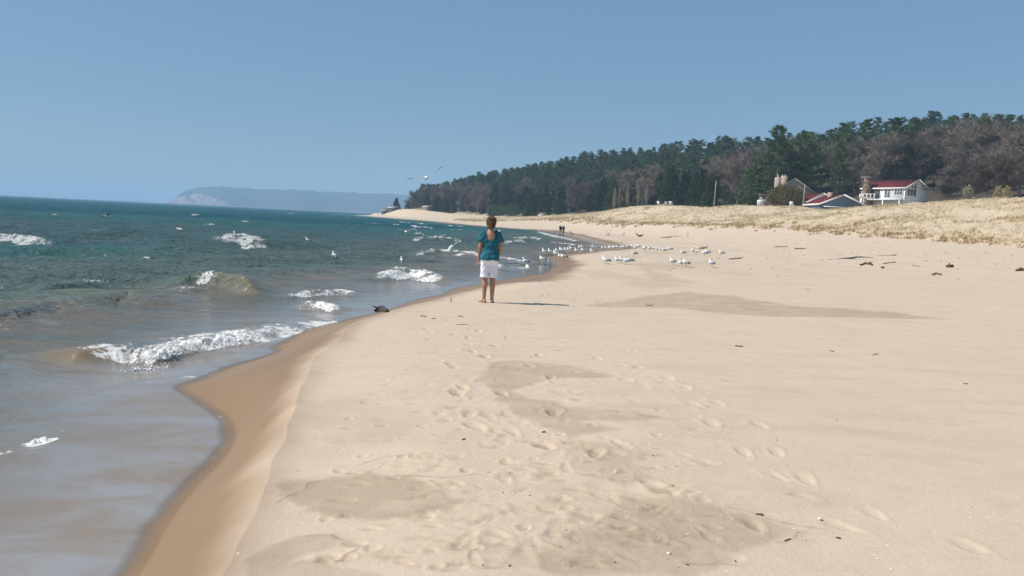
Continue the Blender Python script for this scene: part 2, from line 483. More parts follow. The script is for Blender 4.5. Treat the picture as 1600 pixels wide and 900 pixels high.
s = NT('sand')
damp, wt, gr, fo = s.attr('mask'); sw, lo, dug, _ = s.attr('marks')
big = s.noise(.35, 4, .6); mid = s.noise(2.2, 5, .6, (1, 1.8, 1)); grain = s.noise(55, 3, .7); speck = s.noise(240, 2, .6)
dry = s.mix(s.rng(mid, .3, .7), (.615, .49, .378), (.56, .44, .33))
dry = s.mix(s.rng(big, .35, .65, 0, .5), dry, (.60, .485, .365))
dry = s.mix(s.rng(grain, .35, .7, 0, .35), dry, (.44, .345, .24))
dry = s.mix(s.math('MULTIPLY', lo, .35), dry, (.60, .47, .32))
dampc = s.mix(s.rng(mid, .3, .7), (.43, .337, .238), (.375, .292, .205))
streak = s.noise(1.1, 6, .7, (.55, 2.6, 1, .05), .4)
dry = s.mix(s.rng(streak, .5, .72, 0, .55), dry, (.47, .37, .262))
c = s.mix(damp, dry, dampc)
wetc = s.mix(s.rng(big, .3, .7), (.275, .165, .080), (.228, .134, .064))
c = s.mix(s.math('MULTIPLY', wt, .96), c, wetc)
c = s.mix(s.math('MULTIPLY', dug, .62), c, (.27, .195, .125))
c = s.mix(s.math('MULTIPLY', sw, .55), c, (.16, .12, .08))
c = s.mix(s.rng(speck, .68, .74, 0, .5), c, (.2, .15, .1))
straw = s.mix(s.rng(s.noise(.9, 5, .65, (1, .5, 1)), .35, .65), (.57, .45, .29), (.46, .365, .235))
c = s.mix(s.math('MULTIPLY', gr, .5), c, straw)
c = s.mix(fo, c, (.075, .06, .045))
s.put(s.b.inputs['Base Color'], c)
s.put(s.b.inputs['Roughness'], s.rng(wt, 0, 1, .92, .42))
s.put(s.b.inputs['Specular IOR Level'], s.rng(wt, 0, 1, .12, .3))
bstr = s.rng(wt, 0, 1, .32, .08)
n1 = s.bump(s.noise(28, 5, .65, (1, 1.6, 1)), bstr, .02)
n2 = s.bump(grain, s.rng(wt, 0, 1, .4, .08), .006, n1)
s.l.new(n2, s.b.inputs['Normal'])
me = mesh_np('ground', V, remap[faces], s.m)
add_attr(me, 'mask', MK); add_attr(me, 'marks', MK2)
o = link('ground', me); o['kind'] = 'structure'
# ------------------------------------------------------------------ the lake
WT = np.concatenate([np.radians(np.linspace(-84, -37, 40)[:-1]), np.radians(np.linspace(-37, 9, 720)), np.radians(np.linspace(9, 20, 30)[1:])])
WR = np.concatenate([np.geomspace(.8, 3.2, 24)[:-1], np.geomspace(3.2, 60, 780), np.geomspace(60, 220, 260)[1:], np.geomspace(220, 9000, 190)[1:]])
AT, AR = np.meshgrid(WT, WR)
LX, LY = AR*np.sin(AT), AR*np.cos(AT)
SX = shore_x(LY)
out = SX - LX                                            # metres off the shore
amp = sstep(.6, 14, out)
wxx = fbm(LX*.06, LY*.06, 3, 101)*3.5; wyy = fbm(LX*.06 + 50, LY*.06, 3, 102)*3.5
h = np.zeros_like(LX)
rs = np.random.RandomState(5)
for lam, a in [(9.5,.11),(7.1,.105),(5.4,.085),(4.3,.07),(3.1,.066),(2.3,.058),(1.7,.046),(1.25,.036),(.95,.027),(.7,.020),(.52,.014),(.4,.009)]:
    an = math.radians(-68) + rs.normal(0, .2 if lam > 4 else .42)
    kx, ky = math.cos(an)*2*math.pi/lam, math.sin(an)*2*math.pi/lam
    ph = kx*(LX + wxx*(1 if lam > 2 else .5)) + ky*(LY + wyy*(1 if lam > 2 else .5)) + rs.uniform(0, 6.28)
    grp = .55 + .75*np.clip(perlin(LX/lam*.22 + 7*lam, LY/lam*.28, 110) + .35, 0, 1)
    nyq = 1 - sstep(lam*.22, lam*.42, AR*.0075)          # what the mesh can carry
    h += a*grp*nyq*(2*((np.sin(ph) + 1)/2)**1.7 - .8)
h *= amp*.9
ripple = (1 - sstep(3, 10, out))*sstep(.1, 1.2, out)
h += ripple*(fbm(LX*1.1, LY*2.6, 3, 121)*.007)
FOAM = np.zeros_like(LX); CLEAR = np.zeros_like(LX)
n_f = fbm(LX*5, LY*5, 4, 131); n_c = fbm(LX*1.3, LY*1.3, 3, 132)
n_w = fbm(LX*.8, LY*.8, 2, 137); n_w2 = fbm(LX*.8 + 40, LY*.8, 2, 133)

def breaker(pts, hh, wf, wb, flen, fstr, z=None, taper=.18, rough=.05, clear=0.0, fback=.3):
    P = [at_z(u, v, hh*.4 if z is None else z)[:2] for u, v in pts]
    seg = [math.hypot(b[0]-a[0], b[1]-a[1]) for a, b in zip(P[:-1], P[1:])]
    tot = sum(seg); rad = max(wf*2.5, wb*2.5, flen) + .5
    xs = [p[0] for p in P]; ys = [p[1] for p in P]
    m = (LX > min(xs)-rad) & (LX < max(xs)+rad) & (LY > min(ys)-rad) & (LY < max(ys)+rad)
    if not m.any(): return
    x = LX[m] + n_w[m]*.3*min(1.6, wf*2); y = LY[m] + n_w2[m]*.3*min(1.6, wf*2)
    best = np.full(x.shape, 1e9); S = np.zeros(x.shape); T = np.zeros(x.shape); acc = 0
    for (a, b), L in zip(zip(P[:-1], P[1:]), seg):
        ex, ey = (b[0]-a[0])/L, (b[1]-a[1])/L
        al = (x-a[0])*ex + (y-a[1])*ey; cr = -(ex*(y-a[1]) - ey*(x-a[0]))
        ac = np.clip(al, 0, L); d = np.hypot(cr, al - ac)
        b_ = d < best
        best = np.where(b_, d, best); S = np.where(b_, np.sign(cr)*d, S); T = np.where(b_, (acc + ac)/tot, T)
        acc += L
    tp = sstep(0, taper, T)*sstep(0, taper, 1 - T)
    tp = np.maximum(tp, .0)*(.85 + .4*n_w[m])
    pw = 1.35 if clear else 2
    prof = np.where(S < 0, np.exp(-np.abs(S/wb)**pw), np.exp(-(np.abs(S)/wf)**1.8))
    fo = fstr*np.where(S < 0, np.exp(-(S/(fback*wb))**2), 1 - sstep(flen*.55, flen, S))*sstep(0, taper*.7, T)*sstep(0, taper*.7, 1 - T)
    fo = np.clip(fo*(.84 + .8*n_f[m] + .9*n_c[m]), 0, 1)
    h[m] = h[m]*(1 - .7*prof*tp) + (hh*prof*tp + rough*.5*fo*(.3 + 1.5*fbm(LX[m]*11, LY[m]*11, 4, 135)))*sstep(.05, .9, SX[m] - LX[m])
    FOAM[m] = np.maximum(FOAM[m], fo)
    CLEAR[m] = np.maximum(CLEAR[m], clear*prof*tp)

# shore break, near to far
breaker([(160,566),(190,557),(215,548),(262,548),(300,541),(345,535),(400,526),(455,516),(505,507),(552,498)], .12, .16, .85, .38, .95, rough=.075, taper=.07, fback=.8)
breaker([(205,560),(235,556),(275,560)], .13, .24, .45, .55, 1.0, rough=.14, taper=.3, fback=.8)
breaker([(100,566),(150,556),(205,548)], .16, .25, .8, .1, .25, taper=.3, clear=.9)
breaker([(245,540),(320,528),(400,518),(470,507)], .04, .2, .6, .4, .7, rough=.05, taper=.2, fback=.9)
breaker([(262,436),(295,432),(330,433),(372,442),(420,452)], .52, .20, 1.0, .2, .15, taper=.3, clear=.85)
breaker([(308,433),(322,430),(342,430)], .08, .2, .3, .34, .82, z=.26, rough=.16, taper=.4, fback=.8)
breaker([(268,441),(290,438),(318,440)], .03, .2, .2, .3, .55, z=.2, rough=.06, taper=.3)
breaker([(270,455),(300,452),(335,450)], .05, .15, .3, .14, .45, taper=.3)
breaker([(20,452),(90,447),(150,440),(185,441)], .22, .35, 1.1, .2, .1, taper=.3, clear=.45)
breaker([(128,440),(165,437)], .08, .2, .3, .25, 1.0, z=.12, taper=.3)
breaker([(70,478),(150,468),(200,462),(245,472)], .26, .45, 1.3, .1, 0, taper=.3, clear=.6)
breaker([(-40,492),(20,484),(60,486)], .2, .4, 1.0, .1, 0, taper=.3, clear=.3)
breaker([(590,432),(628,427),(655,428),(690,438)], .30, .3, .8, .75, 1.0, rough=.10, taper=.22, fback=.6)
breaker([(612,421),(640,419)], .15, .3, .5, .4, .8, taper=.4)
breaker([(440,462),(480,459),(530,455),(566,459)], .14, .2, .5, .4, .85, rough=.06, taper=.25)
breaker([(468,480),(495,477),(535,485)], .17, .2, .45, .3, .9, rough=.08, taper=.3)
breaker([(-60,372),(0,371),(35,374),(70,383)], .42, .6, 1.4, 1.0, 1.0, rough=.12, taper=.22, fback=.5)
breaker([(342,379),(368,371),(390,374),(402,386)], .45, .7, 1.3, 1.2, 1.0, rough=.14, taper=.22, fback=.6)
breaker([(300,380),(345,377)], .1, .3, .6, .3, .5, taper=.4)
breaker([(-30,697),(5,693),(34,688)], .03, .07, .2, .10, .55, z=.12, rough=.05, taper=.4, fback=.5)
breaker([(28,686),(52,681),(76,673),(88,668)], .04, .07, .2, .13, .85, z=.12, rough=.10, taper=.4, fback=.6)
breaker([(92,664),(106,657)], .02, .05, .1, .06, .6, z=.12, rough=.05, taper=.4)
breaker([(270,590),(290,584),(312,588)], .02, .06, .15, .1, .6, z=.08, rough=.02, taper=.3)
breaker([(320,588),(345,578)], .01, .05, .12, .06, .6, z=.06, rough=.015, taper=.3)
for pts, hh in [([(640,397),(680,391),(722,393),(748,399)], .22),([(690,398),(740,396),(770,404)], .2),([(735,408),(770,412),(795,420)], .2),([(780,402),(820,408)],.15),
                ([(633,377),(665,372),(700,372),(728,379)], .3),([(782,373),(830,371),(850,376)],.3),([(780,381),(812,376),(832,380)],.25),
                ([(838,361),(870,370),(902,376)], .25),([(862,368),(890,374),(918,379)],.25),([(840,377),(880,380),(905,384)],.15),([(905,384),(940,386)],.1),
                ([(560,349),(600,351),(640,353)], .35),([(620,352),(660,355),(690,357)], .35),([(556,352),(570,352)],.3),([(690,352),(740,356)],.3),([(610,346),(680,351)],.3),
                ([(470,337),(540,340),(600,342)], .3),([(500,335),(590,339)],.3),([(700,359),(728,360)],.25),([(785,418),(826,420)],.06),([(830,372),(850,375)],.3),
                ([(320,350),(338,352)],.3),([(380,346),(392,347)],.3),([(365,332),(380,333)],.4),([(300,336),(312,337)],.4),([(80,336),(92,337)],.4),([(40,314),(50,314.5)],.6),
                ([(450,333),(462,334)],.4),([(105,352),(112,352)],.2),([(225,402),(240,403)],.1),([(435,332),(440,332.4)],.4)]:
    y = at_z(*pts[0], 0)[1]
    breaker(pts, hh*.8, .2 + y*.004, .4 + y*.007, .16 + y*.006, .80, taper=.3, rough=.05, fback=.25)
FOAM = np.maximum(FOAM, .5*np.exp(-((out - .10 - .08*n_w)/.045)**2)*sstep(.08, .4, fbm(LX*.9, LY*.9, 3, 148))*(1 - sstep(30, 60, LY)))
# lazy foam streaks left behind by the breakers
st = fbm(LX*.9 + .5*wxx, LY*2.2 + .5*wyy, 4, 141)
FOAM = np.maximum(FOAM, .42*sstep(.33, .6, st)*(1 - sstep(6, 16, out))*sstep(1, 3, out)*sstep(5, 9, LY))
ch = sstep(.15, .3, h)*sstep(.45, .75, fbm(LX*.6, LY*.6, 3, 145))
FOAM = np.maximum(FOAM, .6*ch*sstep(20, 40, LY))
gz = base_height(LX, LY)
film = gz + .001 + (.009 + .004*fbm(LX*2, LY*3, 2, 151))*sstep(.02, .42, out)
Z = np.maximum(h, film)
Z = np.where(out < 0, gz + .001 - .25*(-out), Z)
depth = np.clip(Z - gz, 0, 9)
alpha = sstep(.0, .005, depth)*sstep(-.01, .10, out + .05*fbm(LX*3, LY*3, 3, 155))
q2 = LY - .25*LX + 6*fbm(LX*.03, LY*.05, 3, 152)
bar = sstep(36, 46, q2)*(1 - sstep(70, 100, q2))*sstep(8, 22, out)
deep = np.clip(sstep(2, 9, out)*.38 + .35*sstep(12, 30, out) + .3*sstep(110, 170, q2), 0, 1)
nr, nc = LX.shape
idx = np.arange(nr*nc).reshape(nr, nc)
q = np.stack([idx[:-1, :-1], idx[:-1, 1:], idx[1:, 1:], idx[1:, :-1]], -1)
keep = out > -.3
kq = keep[:-1, :-1] | keep[:-1, 1:] | keep[1:, 1:] | keep[1:, :-1]
faces = q[kq].reshape(-1, 4)
used = np.zeros(nr*nc, bool); used[faces.ravel()] = True
remap = np.cumsum(used) - 1
WV = np.stack([LX, LY, Z], -1).reshape(-1, 3)[used]
WM = np.stack([FOAM, deep, alpha, bar], -1).reshape(-1, 4)[used]
WM2 = np.stack([CLEAR, np.clip(out/20, 0, 1), depth, depth], -1).reshape(-1, 4)[used]

s = NT('lake_water')
foam, dp, al, br = s.attr('wmask'); clr, off, dpt, _ = s.attr('wmask2')
silt = s.noise(.55, 5, .65, (.5, 1.3, 1))
film_c = s.mix(s.rng(s.noise(1.3, 6, .65, (.6, 1.2, 1, .3), .5), .40, .60), (.285, .278, .275), (.26, .208, .160))
shal = s.mix(s.rng(silt, .38, .62), (.185, .152, .115), (.125, .132, .118))
c = s.mix(s.rng(off, .03, .16), film_c, shal)
teal = s.mix(s.rng(silt, .35, .65), (.038, .132, .125), (.062, .14, .125))
deepc = s.mix(s.rng(silt, .35, .65), (.008, .082, .104), (.018, .10, .112))
c = s.mix(s.rng(dp, .15, .6, smooth=True), c, teal)
c = s.mix(s.rng(dp, .6, .95, smooth=True), c, deepc)
c = s.mix(s.math('MULTIPLY', br, .6), c, (.085, .112, .108))
c = s.mix(clr, c, s.mix(s.rng(off, .16, .3), (.22, .145, .07), (.12, .145, .062)))
fn = s.noise(13, 6, .75, (1, 1.2, 1), .8); fn2 = s.noise(3.5, 4, .6)
vo = s.n.new('ShaderNodeTexVoronoi'); vo.feature = 'DISTANCE_TO_EDGE'; vo.inputs['Scale'].default_value = 6.5
mpv = s.n.new('ShaderNodeMapping'); mpv.inputs['Scale'].default_value = (1, 1.5, 1); s.l.new(s.tc.outputs['Object'], mpv.inputs[0])
nzv = s.n.new('ShaderNodeTexNoise'); nzv.inputs['Scale'].default_value = 3.0; nzv.inputs['Detail'].default_value = 4; s.l.new(s.tc.outputs['Object'], nzv.inputs['Vector'])
vad = s.n.new('ShaderNodeVectorMath'); vad.operation = 'MULTIPLY_ADD'; s.l.new(nzv.outputs['Color'], vad.inputs[0]); vad.inputs[1].default_value = (.55, .55, .55); s.l.new(mpv.outputs[0], vad.inputs[2])
s.l.new(vad.outputs[0], vo.inputs['Vector'])
lace = s.rng(vo.outputs['Distance'], .0, .42)
ft = s.math('SUBTRACT', s.math('MULTIPLY', foam, .84), s.math('ADD', s.math('ADD', s.rng(fn, .3, .7, 0, .34), s.rng(fn2, .3, .7, 0, .34)), s.math('MULTIPLY', lace, .34)))
fm = s.rng(ft, -.04, .24, 0, .95)
fcol = s.mix(s.rng(s.noise(19, 5, .7), .36, .6), (.64, .60, .545), (.85, .84, .82))
c = s.mix(fm, c, fcol)
s.put(s.b.inputs['Base Color'], c)
s.put(s.b.inputs['Roughness'], s.mix(fm, s.mix(dp, (.10, .10, .10), (.2, .2, .2)), (.9, .9, .9)))
s.b.inputs['IOR'].default_value = 1.333; s.b.inputs['Specular IOR Level'].default_value = 0
w1 = s.noise(1.6, 4, .6, (.7, 1.6, 1, .25)); w2 = s.noise(6.5, 4, .6, (.7, 1.5, 1, -.2)); w3 = s.noise(.35, 4, .65, (.6, 1.5, 1, .2))
n0 = s.bump(w3, s.rng(dp, .7, 1, 0, .8), 1.2)
n1 = s.bump(w1, s.rng(off, .06, .5, .015, 1), .50, n0)
n2 = s.bump(w2, s.rng(off, .04, .5, .02, 1), .14, n1)
n3 = s.bump(s.noise(30, 6, .75), s.math('MULTIPLY', fm, .45), .05, n2)
s.l.new(n3, s.b.inputs['Normal'])
gl = s.n.new('ShaderNodeBsdfGlossy'); gl.inputs['Roughness'].default_value = .07; s.l.new(n3, gl.inputs['Normal'])
fr = s.n.new('ShaderNodeFresnel'); fr.inputs['IOR'].default_value = 1.333; s.l.new(n3, fr.inputs['Normal'])
rk = s.math('MULTIPLY', s.math('MULTIPLY', fr.outputs[0], s.rng(dp, .1, 1, .95, .52)), s.math('SUBTRACT', 1.0, fm))
wm_ = s.n.new('ShaderNodeMixShader'); s.l.new(rk, wm_.inputs[0]); s.l.new(s.b.outputs[0], wm_.inputs[1]); s.l.new(gl.outputs[0], wm_.inputs[2])
tr = s.n.new('ShaderNodeBsdfTransparent'); mx = s.n.new('ShaderNodeMixShader')
s.put(mx.inputs[0], al); s.l.new(tr.outputs[0], mx.inputs[1]); s.l.new(wm_.outputs[0], mx.inputs[2])
s.l.new(mx.outputs[0], s.out.inputs['Surface'])
me = mesh_np('lake_water', WV, remap[faces], s.m)
add_attr(me, 'wmask', WM); add_attr(me, 'wmask2', WM2)
o = link('water', me); o['kind'] = 'structure'

# flying drops and froth round the crests of the breakers
def spray():
    rs = np.random.RandomState(9); s_v, s_f = [], []; nv = 0
    okt = np.array([(1,0,0),(-1,0,0),(0,1,0),(0,-1,0),(0,0,1),(0,0,-1)], float)
    okf = np.array([(0,2,4),(2,1,4),(1,3,4),(3,0,4),(2,0,5),(1,2,5),(3,1,5),(0,3,5)])
    for (u0, v0), (u1, v1), n, r, zlo, hgt, dep in [((205,566),(300,545),520,.011,.10,.17,.40), ((300,545),(420,524),300,.009,.07,.08,.35), ((420,522),(520,505),160,.009,.05,.06,.3),
            ((310,434),(342,431),150,.015,.30,.24,.2), ((600,432),(686,437),220,.016,.18,.16,.3), ((470,481),(530,485),120,.011,.08,.12,.2), ((130,440),(162,438),50,.012,.2,.08,.15),
            ((5,372),(62,380),130,.024,.3,.16,.4), ((348,377),(398,378),150,.026,.3,.18,.5), ((200,576),(262,572),200,.010,.02,.05,.25), ((445,462),(560,459),120,.012,.06,.07,.2)]:
        a = np.array(at_z(u0, v0, zlo)); b = np.array(at_z(u1, v1, zlo))
        t = rs.uniform(0, 1, n)[:, None]
        p = a + (b - a)*t + np.c_[rs.normal(0, .05, n), rs.normal(0, dep*.5, n), hgt*np.minimum(rs.exponential(.24, n), .8) - .02]
        rr = r*rs.lognormal(-.45, .5, n)
        for q, k in zip(p, rr):
            s_v.append(okt*k*rs.uniform(.6, 1.4, 3) + q); s_f.append(okf + nv); nv += 6
    m = mat('froth', (.84, .84, .83), .9, .1)
    o = link('spray', mesh_np('spray', np.concatenate(s_v), np.concatenate(s_f), m)); tag(o, 'white drops of spray over the crests of the breaking waves', 'spray', None, 'stuff')
spray()
# ------------------------------------------------------------------ trees and grass
def unit(v): return v/np.maximum(np.linalg.norm(v, axis=-1, keepdims=True), 1e-9)
def tube(path, rads, sides=6):
    """swept tube: (verts, quads)"""
    path = np.asarray(path, float); n = len(path)
    d = np.gradient(path, axis=0); d = unit(d)
    ref = np.array([0, 0, 1.0]) if abs(d[:, 2]).mean() < .8 else np.array([1.0, 0, 0])
    a = unit(np.cross(d, ref)); b = np.cross(d, a)
    t = np.linspace(0, 2*math.pi, sides, endpoint=False)
    r = np.asarray(rads, float)[:, None, None]
    v = path[:, None, :] + r*(a[:, None, :]*np.cos(t)[None, :, None] + b[:, None, :]*np.sin(t)[None, :, None])
    i = np.arange(n*sides).reshape(n, sides)
    q = np.stack([i[:-1], np.roll(i[:-1], -1, 1), np.roll(i[1:], -1, 1), i[1:]], -1).reshape(-1, 4)
    return v.reshape(-1, 3), q
class Soup:
    def __init__(s): s.v = []; s.f = []; s.n = 0
    def add(s, v, f):
        s.v.append(v); s.f.append(np.asarray(f) + s.n); s.n += len(v)
    def mesh(s, name, m, smooth=True):
        return mesh_np(name, np.concatenate(s.v), np.concatenate(s.f), m, smooth)
def tris(c, d, ln, wd, rs, droop=0.0):
    """one pointed leaf-sized face per centre c along direction d"""
    n = len(c)
    side = unit(np.cross(d, rs.normal(size=(n, 3))))
    ln = np.asarray(ln).reshape(-1, 1); wd = np.asarray(wd).reshape(-1, 1)
    p0 = c - side*wd; p1 = c + side*wd; p2 = c + d*ln
    p2[:, 2] -= droop*ln[:, 0]
    return np.stack([p0, p1, p2], 1).reshape(-1, 3), np.arange(3*n).reshape(n, 3)

M_BARK = mat('pine_bark', (.13, .105, .085), .95, .1, noise=(1.2, .8, (.24, .21, .18)))
M_BARKG = mat('grey_bark', (.23, .20, .185), .95, .1, noise=(.8, .8, (.14, .12, .11)))
M_PINE = mat('pine_needles', (.055, .105, .040), .75, .15, noise=(.35, .8, (.125, .17, .06)), rand=.28)
M_CEDAR = mat('cedar_leaves', (.030, .066, .028), .8, .12, noise=(.5, .8, (.07, .092, .034)), rand=.35)
M_TWIG = mat('bare_twigs', (.205, .163, .132), .95, .05, noise=(.3, .8, (.135, .115, .097)), rand=.45)
M_POPLAR = mat('poplar_twigs', (.34, .29, .22), .95, .05, noise=(.5, .7, (.24, .21, .15)))
M_BUSH = mat('olive_bush', (.16, .125, .05), .9, .08, noise=(.9, .8, (.09, .08, .032)))
M_STRAW = mat('straw', (.42, .33, .16), .9, .08, noise=(2, .7, (.30, .25, .12)))

def make_pine(seed, big=False):
    rs = np.random.RandomState(seed); Hh = 18.0
    tr = Soup(); cr = Soup()
    zs = np.linspace(-1.0, Hh*.97, 10)
    bend = np.cumsum(rs.normal(0, .10, (10, 2)), 0)
    path = np.c_[bend, zs]; path[0, :2] = path[1, :2]
    tr.add(*tube(path, np.linspace(.30, .03, 10), 7))
    z = Hh*(.12 if big else .2); lop = rs.uniform(-math.pi, math.pi)
    while z < Hh*.985:
        t = (z/Hh - .14)/.86
        L = (4.6 if big else 4.0)*(1 - max(t, 0)**1.7)**.8*(.55 + .45*min(1, t*4 + .3))*rs.uniform(.75, 1.15) + .35
        ctr = np.array([np.interp(z, zs, path[:, 0]), np.interp(z, zs, path[:, 1]), z])
        a0 = rs.uniform(0, 6.28)
        for k in range(rs.randint(3, 6)):
            if rs.rand() < .12: continue
            a = a0 + k*2*math.pi/4.5 + rs.normal(0, .25)
            l = L*rs.uniform(.55, 1.15)*(1 + .25*math.cos(a - lop))
            up = rs.uniform(.0, .22) + .5*max(t, 0)**2.5
            m = 6; q = np.linspace(0, 1, m)
            bp = ctr + np.c_[math.cos(a)*l*q, math.sin(a)*l*q, l*(up*q + .18*q*q - .12*q)]
            tr.add(*tube(bp[:5], np.linspace(.055, .02, 5), 4))
            n = int(7 + 8*l/3.5)
            s_ = rs.uniform(.22, 1.0, n)**.75
            c = ctr + np.c_[math.cos(a)*l*s_, math.sin(a)*l*s_, l*(up*s_ + .18*s_*s_ - .12*s_)]
            lat = rs.normal(0, .17*l, n)*(.4 + .6*np.sin(np.clip(s_, 0, 1)*3.0))
            c += np.c_[-math.sin(a)*lat, math.cos(a)*lat, rs.normal(.06, .07, n)]
            K = 6
            C = np.repeat(c, K, 0) + rs.normal(0, .12, (n*K, 3))*[1, 1, .6]
            D = unit(rs.normal(0, 1, (n*K, 3))*[.8, .8, .35] + np.array([math.cos(a)*.8, math.sin(a)*.8, .75]))
            cr.add(*tris(C, D, rs.uniform(.4, .95, n*K), rs.uniform(.07, .15, n*K), rs))
        z += rs.uniform(.5, .95)
    c = np.array([[path[-1, 0], path[-1, 1], Hh*.95]]).repeat(40, 0) + rs.normal(0, .15, (40, 3))
    cr.add(*tris(c, unit(rs.normal(0, .5, (40, 3)) + [0, 0, 1]), rs.uniform(.4, .8, 40), rs.uniform(.05, .1, 40), rs))
    return tr.mesh('pine_trunk', M_BARK), cr.mesh('pine_crown', M_PINE, False), Hh

def make_cedar(seed):
    rs = np.random.RandomState(seed); Hh = 9.0
    tr = Soup(); cr = Soup()
    tr.add(*tube([(0, 0, -.6), (0, 0, 4), (.1, 0, 8.6)], [.16, .1, .02], 6))
    N = 5200
    t = rs.beta(1.0, 1.7, N)
    a = rs.uniform(0, 2*math.pi, N)
    lob = 1 + .24*np.sin(a*3 + t*9 + seed) + .18*np.sin(a*7 - t*23) + .15*np.sin(t*40 + a)
    r = 2.0*(1 - t)**.8*lob*np.sqrt(rs.uniform(.25, 1, N)) + .08
    c = np.c_[np.cos(a)*r, np.sin(a)*r, .15 + t*(Hh - .4)]
    D = unit(np.c_[np.cos(a)*.6, np.sin(a)*.6, np.full(N, .9)] + rs.normal(0, .4, (N, 3)))
    cr.add(*tris(c, D, rs.uniform(.25, .6, N), rs.uniform(.06, .13, N), rs))
    return tr.mesh('cedar_trunk', M_BARK), cr.mesh('cedar_crown', M_CEDAR, False), Hh

def make_bare(seed, spread=1.0):
    rs = np.random.RandomState(seed); Hh = 14.0
    tr = Soup(); cr = Soup()
    def branch(p, d, l, r, lev):
        n = 5; pts = [p]; dd = d.copy()
        for i in range(n):
            dd = unit(dd + rs.normal(0, .13, 3) + [0, 0, .07])
            pts.append(pts[-1] + dd*l/n)
        pts = np.array(pts)
        if lev < 3: tr.add(*tube(pts, np.linspace(r, r*.5, n+1), 5 if lev < 2 else 4))
        if lev >= 2:
            K = 17
            tt = rs.uniform(.15, 1, K); i = np.minimum((tt*n).astype(int), n-1)
            c = pts[i] + (pts[i+1] - pts[i])*((tt*n - i)[:, None])
            D = unit(dd + rs.normal(0, .75, (K, 3)) + [0, 0, .25])
            cr.add(*tris(c, D, rs.uniform(.6, 1.5, K), rs.uniform(.015, .045, K), rs))
        if lev == 3: return
        nb = [12, 6, 5][lev]
        for k in range(nb):
            t = rs.uniform(.16 if lev == 0 else .2, 1)
            i = min(int(t*n), n-1); q = pts[i] + (pts[i+1]-pts[i])*(t*n - i)
            az = k*2.4 + rs.uniform(-.5, .5)
            side = np.array([math.cos(az), math.sin(az), rs.uniform(-.1, .5)])
            branch(q, unit(dd*.55 + side*(.75*spread) + [0, 0, .22]), l*rs.uniform(.42, .62), r*.5, lev+1)
    branch(np.array([0, 0, -.5]), np.array([0, 0, 1.0]), 8.6, .2, 0)
    v = np.concatenate(cr.v); k = Hh/np.percentile(v[:, 2], 99.7)
    cr.v = [x*k for x in cr.v]; tr.v = [x*k for x in tr.v]
    return tr.mesh('bare_trunk', M_BARKG), cr.mesh('bare_crown', M_TWIG, False), Hh

def make_poplar(seed):
    rs = np.random.RandomState(seed); Hh = 8.0
    tr = Soup(); cr = Soup()
    tr.add(*tube([(0, 0, -.5), (.05, 0, 3), (0, .08, 7.6)], [.12, .08, .02], 6))
    N = 1500; t = rs.uniform(.12, .95, N); a = rs.uniform(0, 6.28, N)
    r = .75*np.sin(np.clip(t*1.05, 0, 1)*math.pi)**.6*np.sqrt(rs.uniform(0, 1, N))
    c = np.c_[np.cos(a)*r, np.sin(a)*r, t*Hh]
    D = unit(np.c_[np.cos(a)*.22, np.sin(a)*.22, np.ones(N)] + rs.normal(0, .12, (N, 3)))
    cr.add(*tris(c, D, rs.uniform(.5, 1.1, N), rs.uniform(.012, .03, N), rs))
    return tr.mesh('poplar_trunk', M_BARKG), cr.mesh('poplar_crown', M_POPLAR, False), Hh

def make_bush(seed, rx, ry, rz, n, m, trunkm):
    rs = np.random.RandomState(seed)
    tr = Soup(); cr = Soup()
    for k in range(7):
        a = rs.uniform(0, 6.28)
        tr.add(*tube([(0, 0, -.3), (math.cos(a)*rx*.3, math.sin(a)*ry*.3, rz*.7), (math.cos(a)*rx*.6, math.sin(a)*ry*.6, rz*1.4)], [.08, .05, .02], 5))
    g = unit(rs.normal(size=(n, 3))); rad = rs.uniform(.35, 1, n)**.5
    lob = 1 + .22*fbm(g[:, 0]*2.2 + seed, g[:, 1]*2.2 + g[:, 2]*2.7, 3, 5)
    c = g*rad[:, None]*lob[:, None]*[rx, ry, rz] + [0, 0, rz*.85]
    c = c[c[:, 2] > 0]; k = len(c)
    D = unit(g[:k]*.3 + rs.normal(0, .7, (k, 3)) + [0, 0, .6])
    cr.add(*tris(c, D, rs.uniform(.2, .55, k), rs.uniform(.03, .07, k), rs))
    return tr.mesh('bush_stems', trunkm), cr.mesh('bush_crown', m, False), rz*1.85

KITS = {'pine': [make_pine(s_) for s_ in (1, 2, 3, 4)], 'bigpine': [make_pine(s_, True) for s_ in (8, 9)],
        'cedar': [make_cedar(s_) for s_ in (1, 2, 3)], 'bare': [make_bare(s_) for s_ in (1, 2, 3, 4)], 'poplar': [make_poplar(s_) for s_ in (1, 2)]}
NAMES = {'pine': 'pine_tree', 'bigpine': 'pine_tree', 'cedar': 'cedar_tree', 'bare': 'bare_tree', 'poplar': 'poplar_tree'}
def plant(kind, x, y, z, hgt, label, group=None, wide=1.0, kit=None, cat='tree', name=None):
    tr, cr, h0 = kit or random.choice(KITS[kind])
    k = hgt/h0
    o = thing(name or NAMES[kind], label, cat, (x, y, z), random.uniform(0, 6.28), group, (k*wide, k*wide, k))
    link('trunk', tr, o); link('crown', cr, o)
    return o

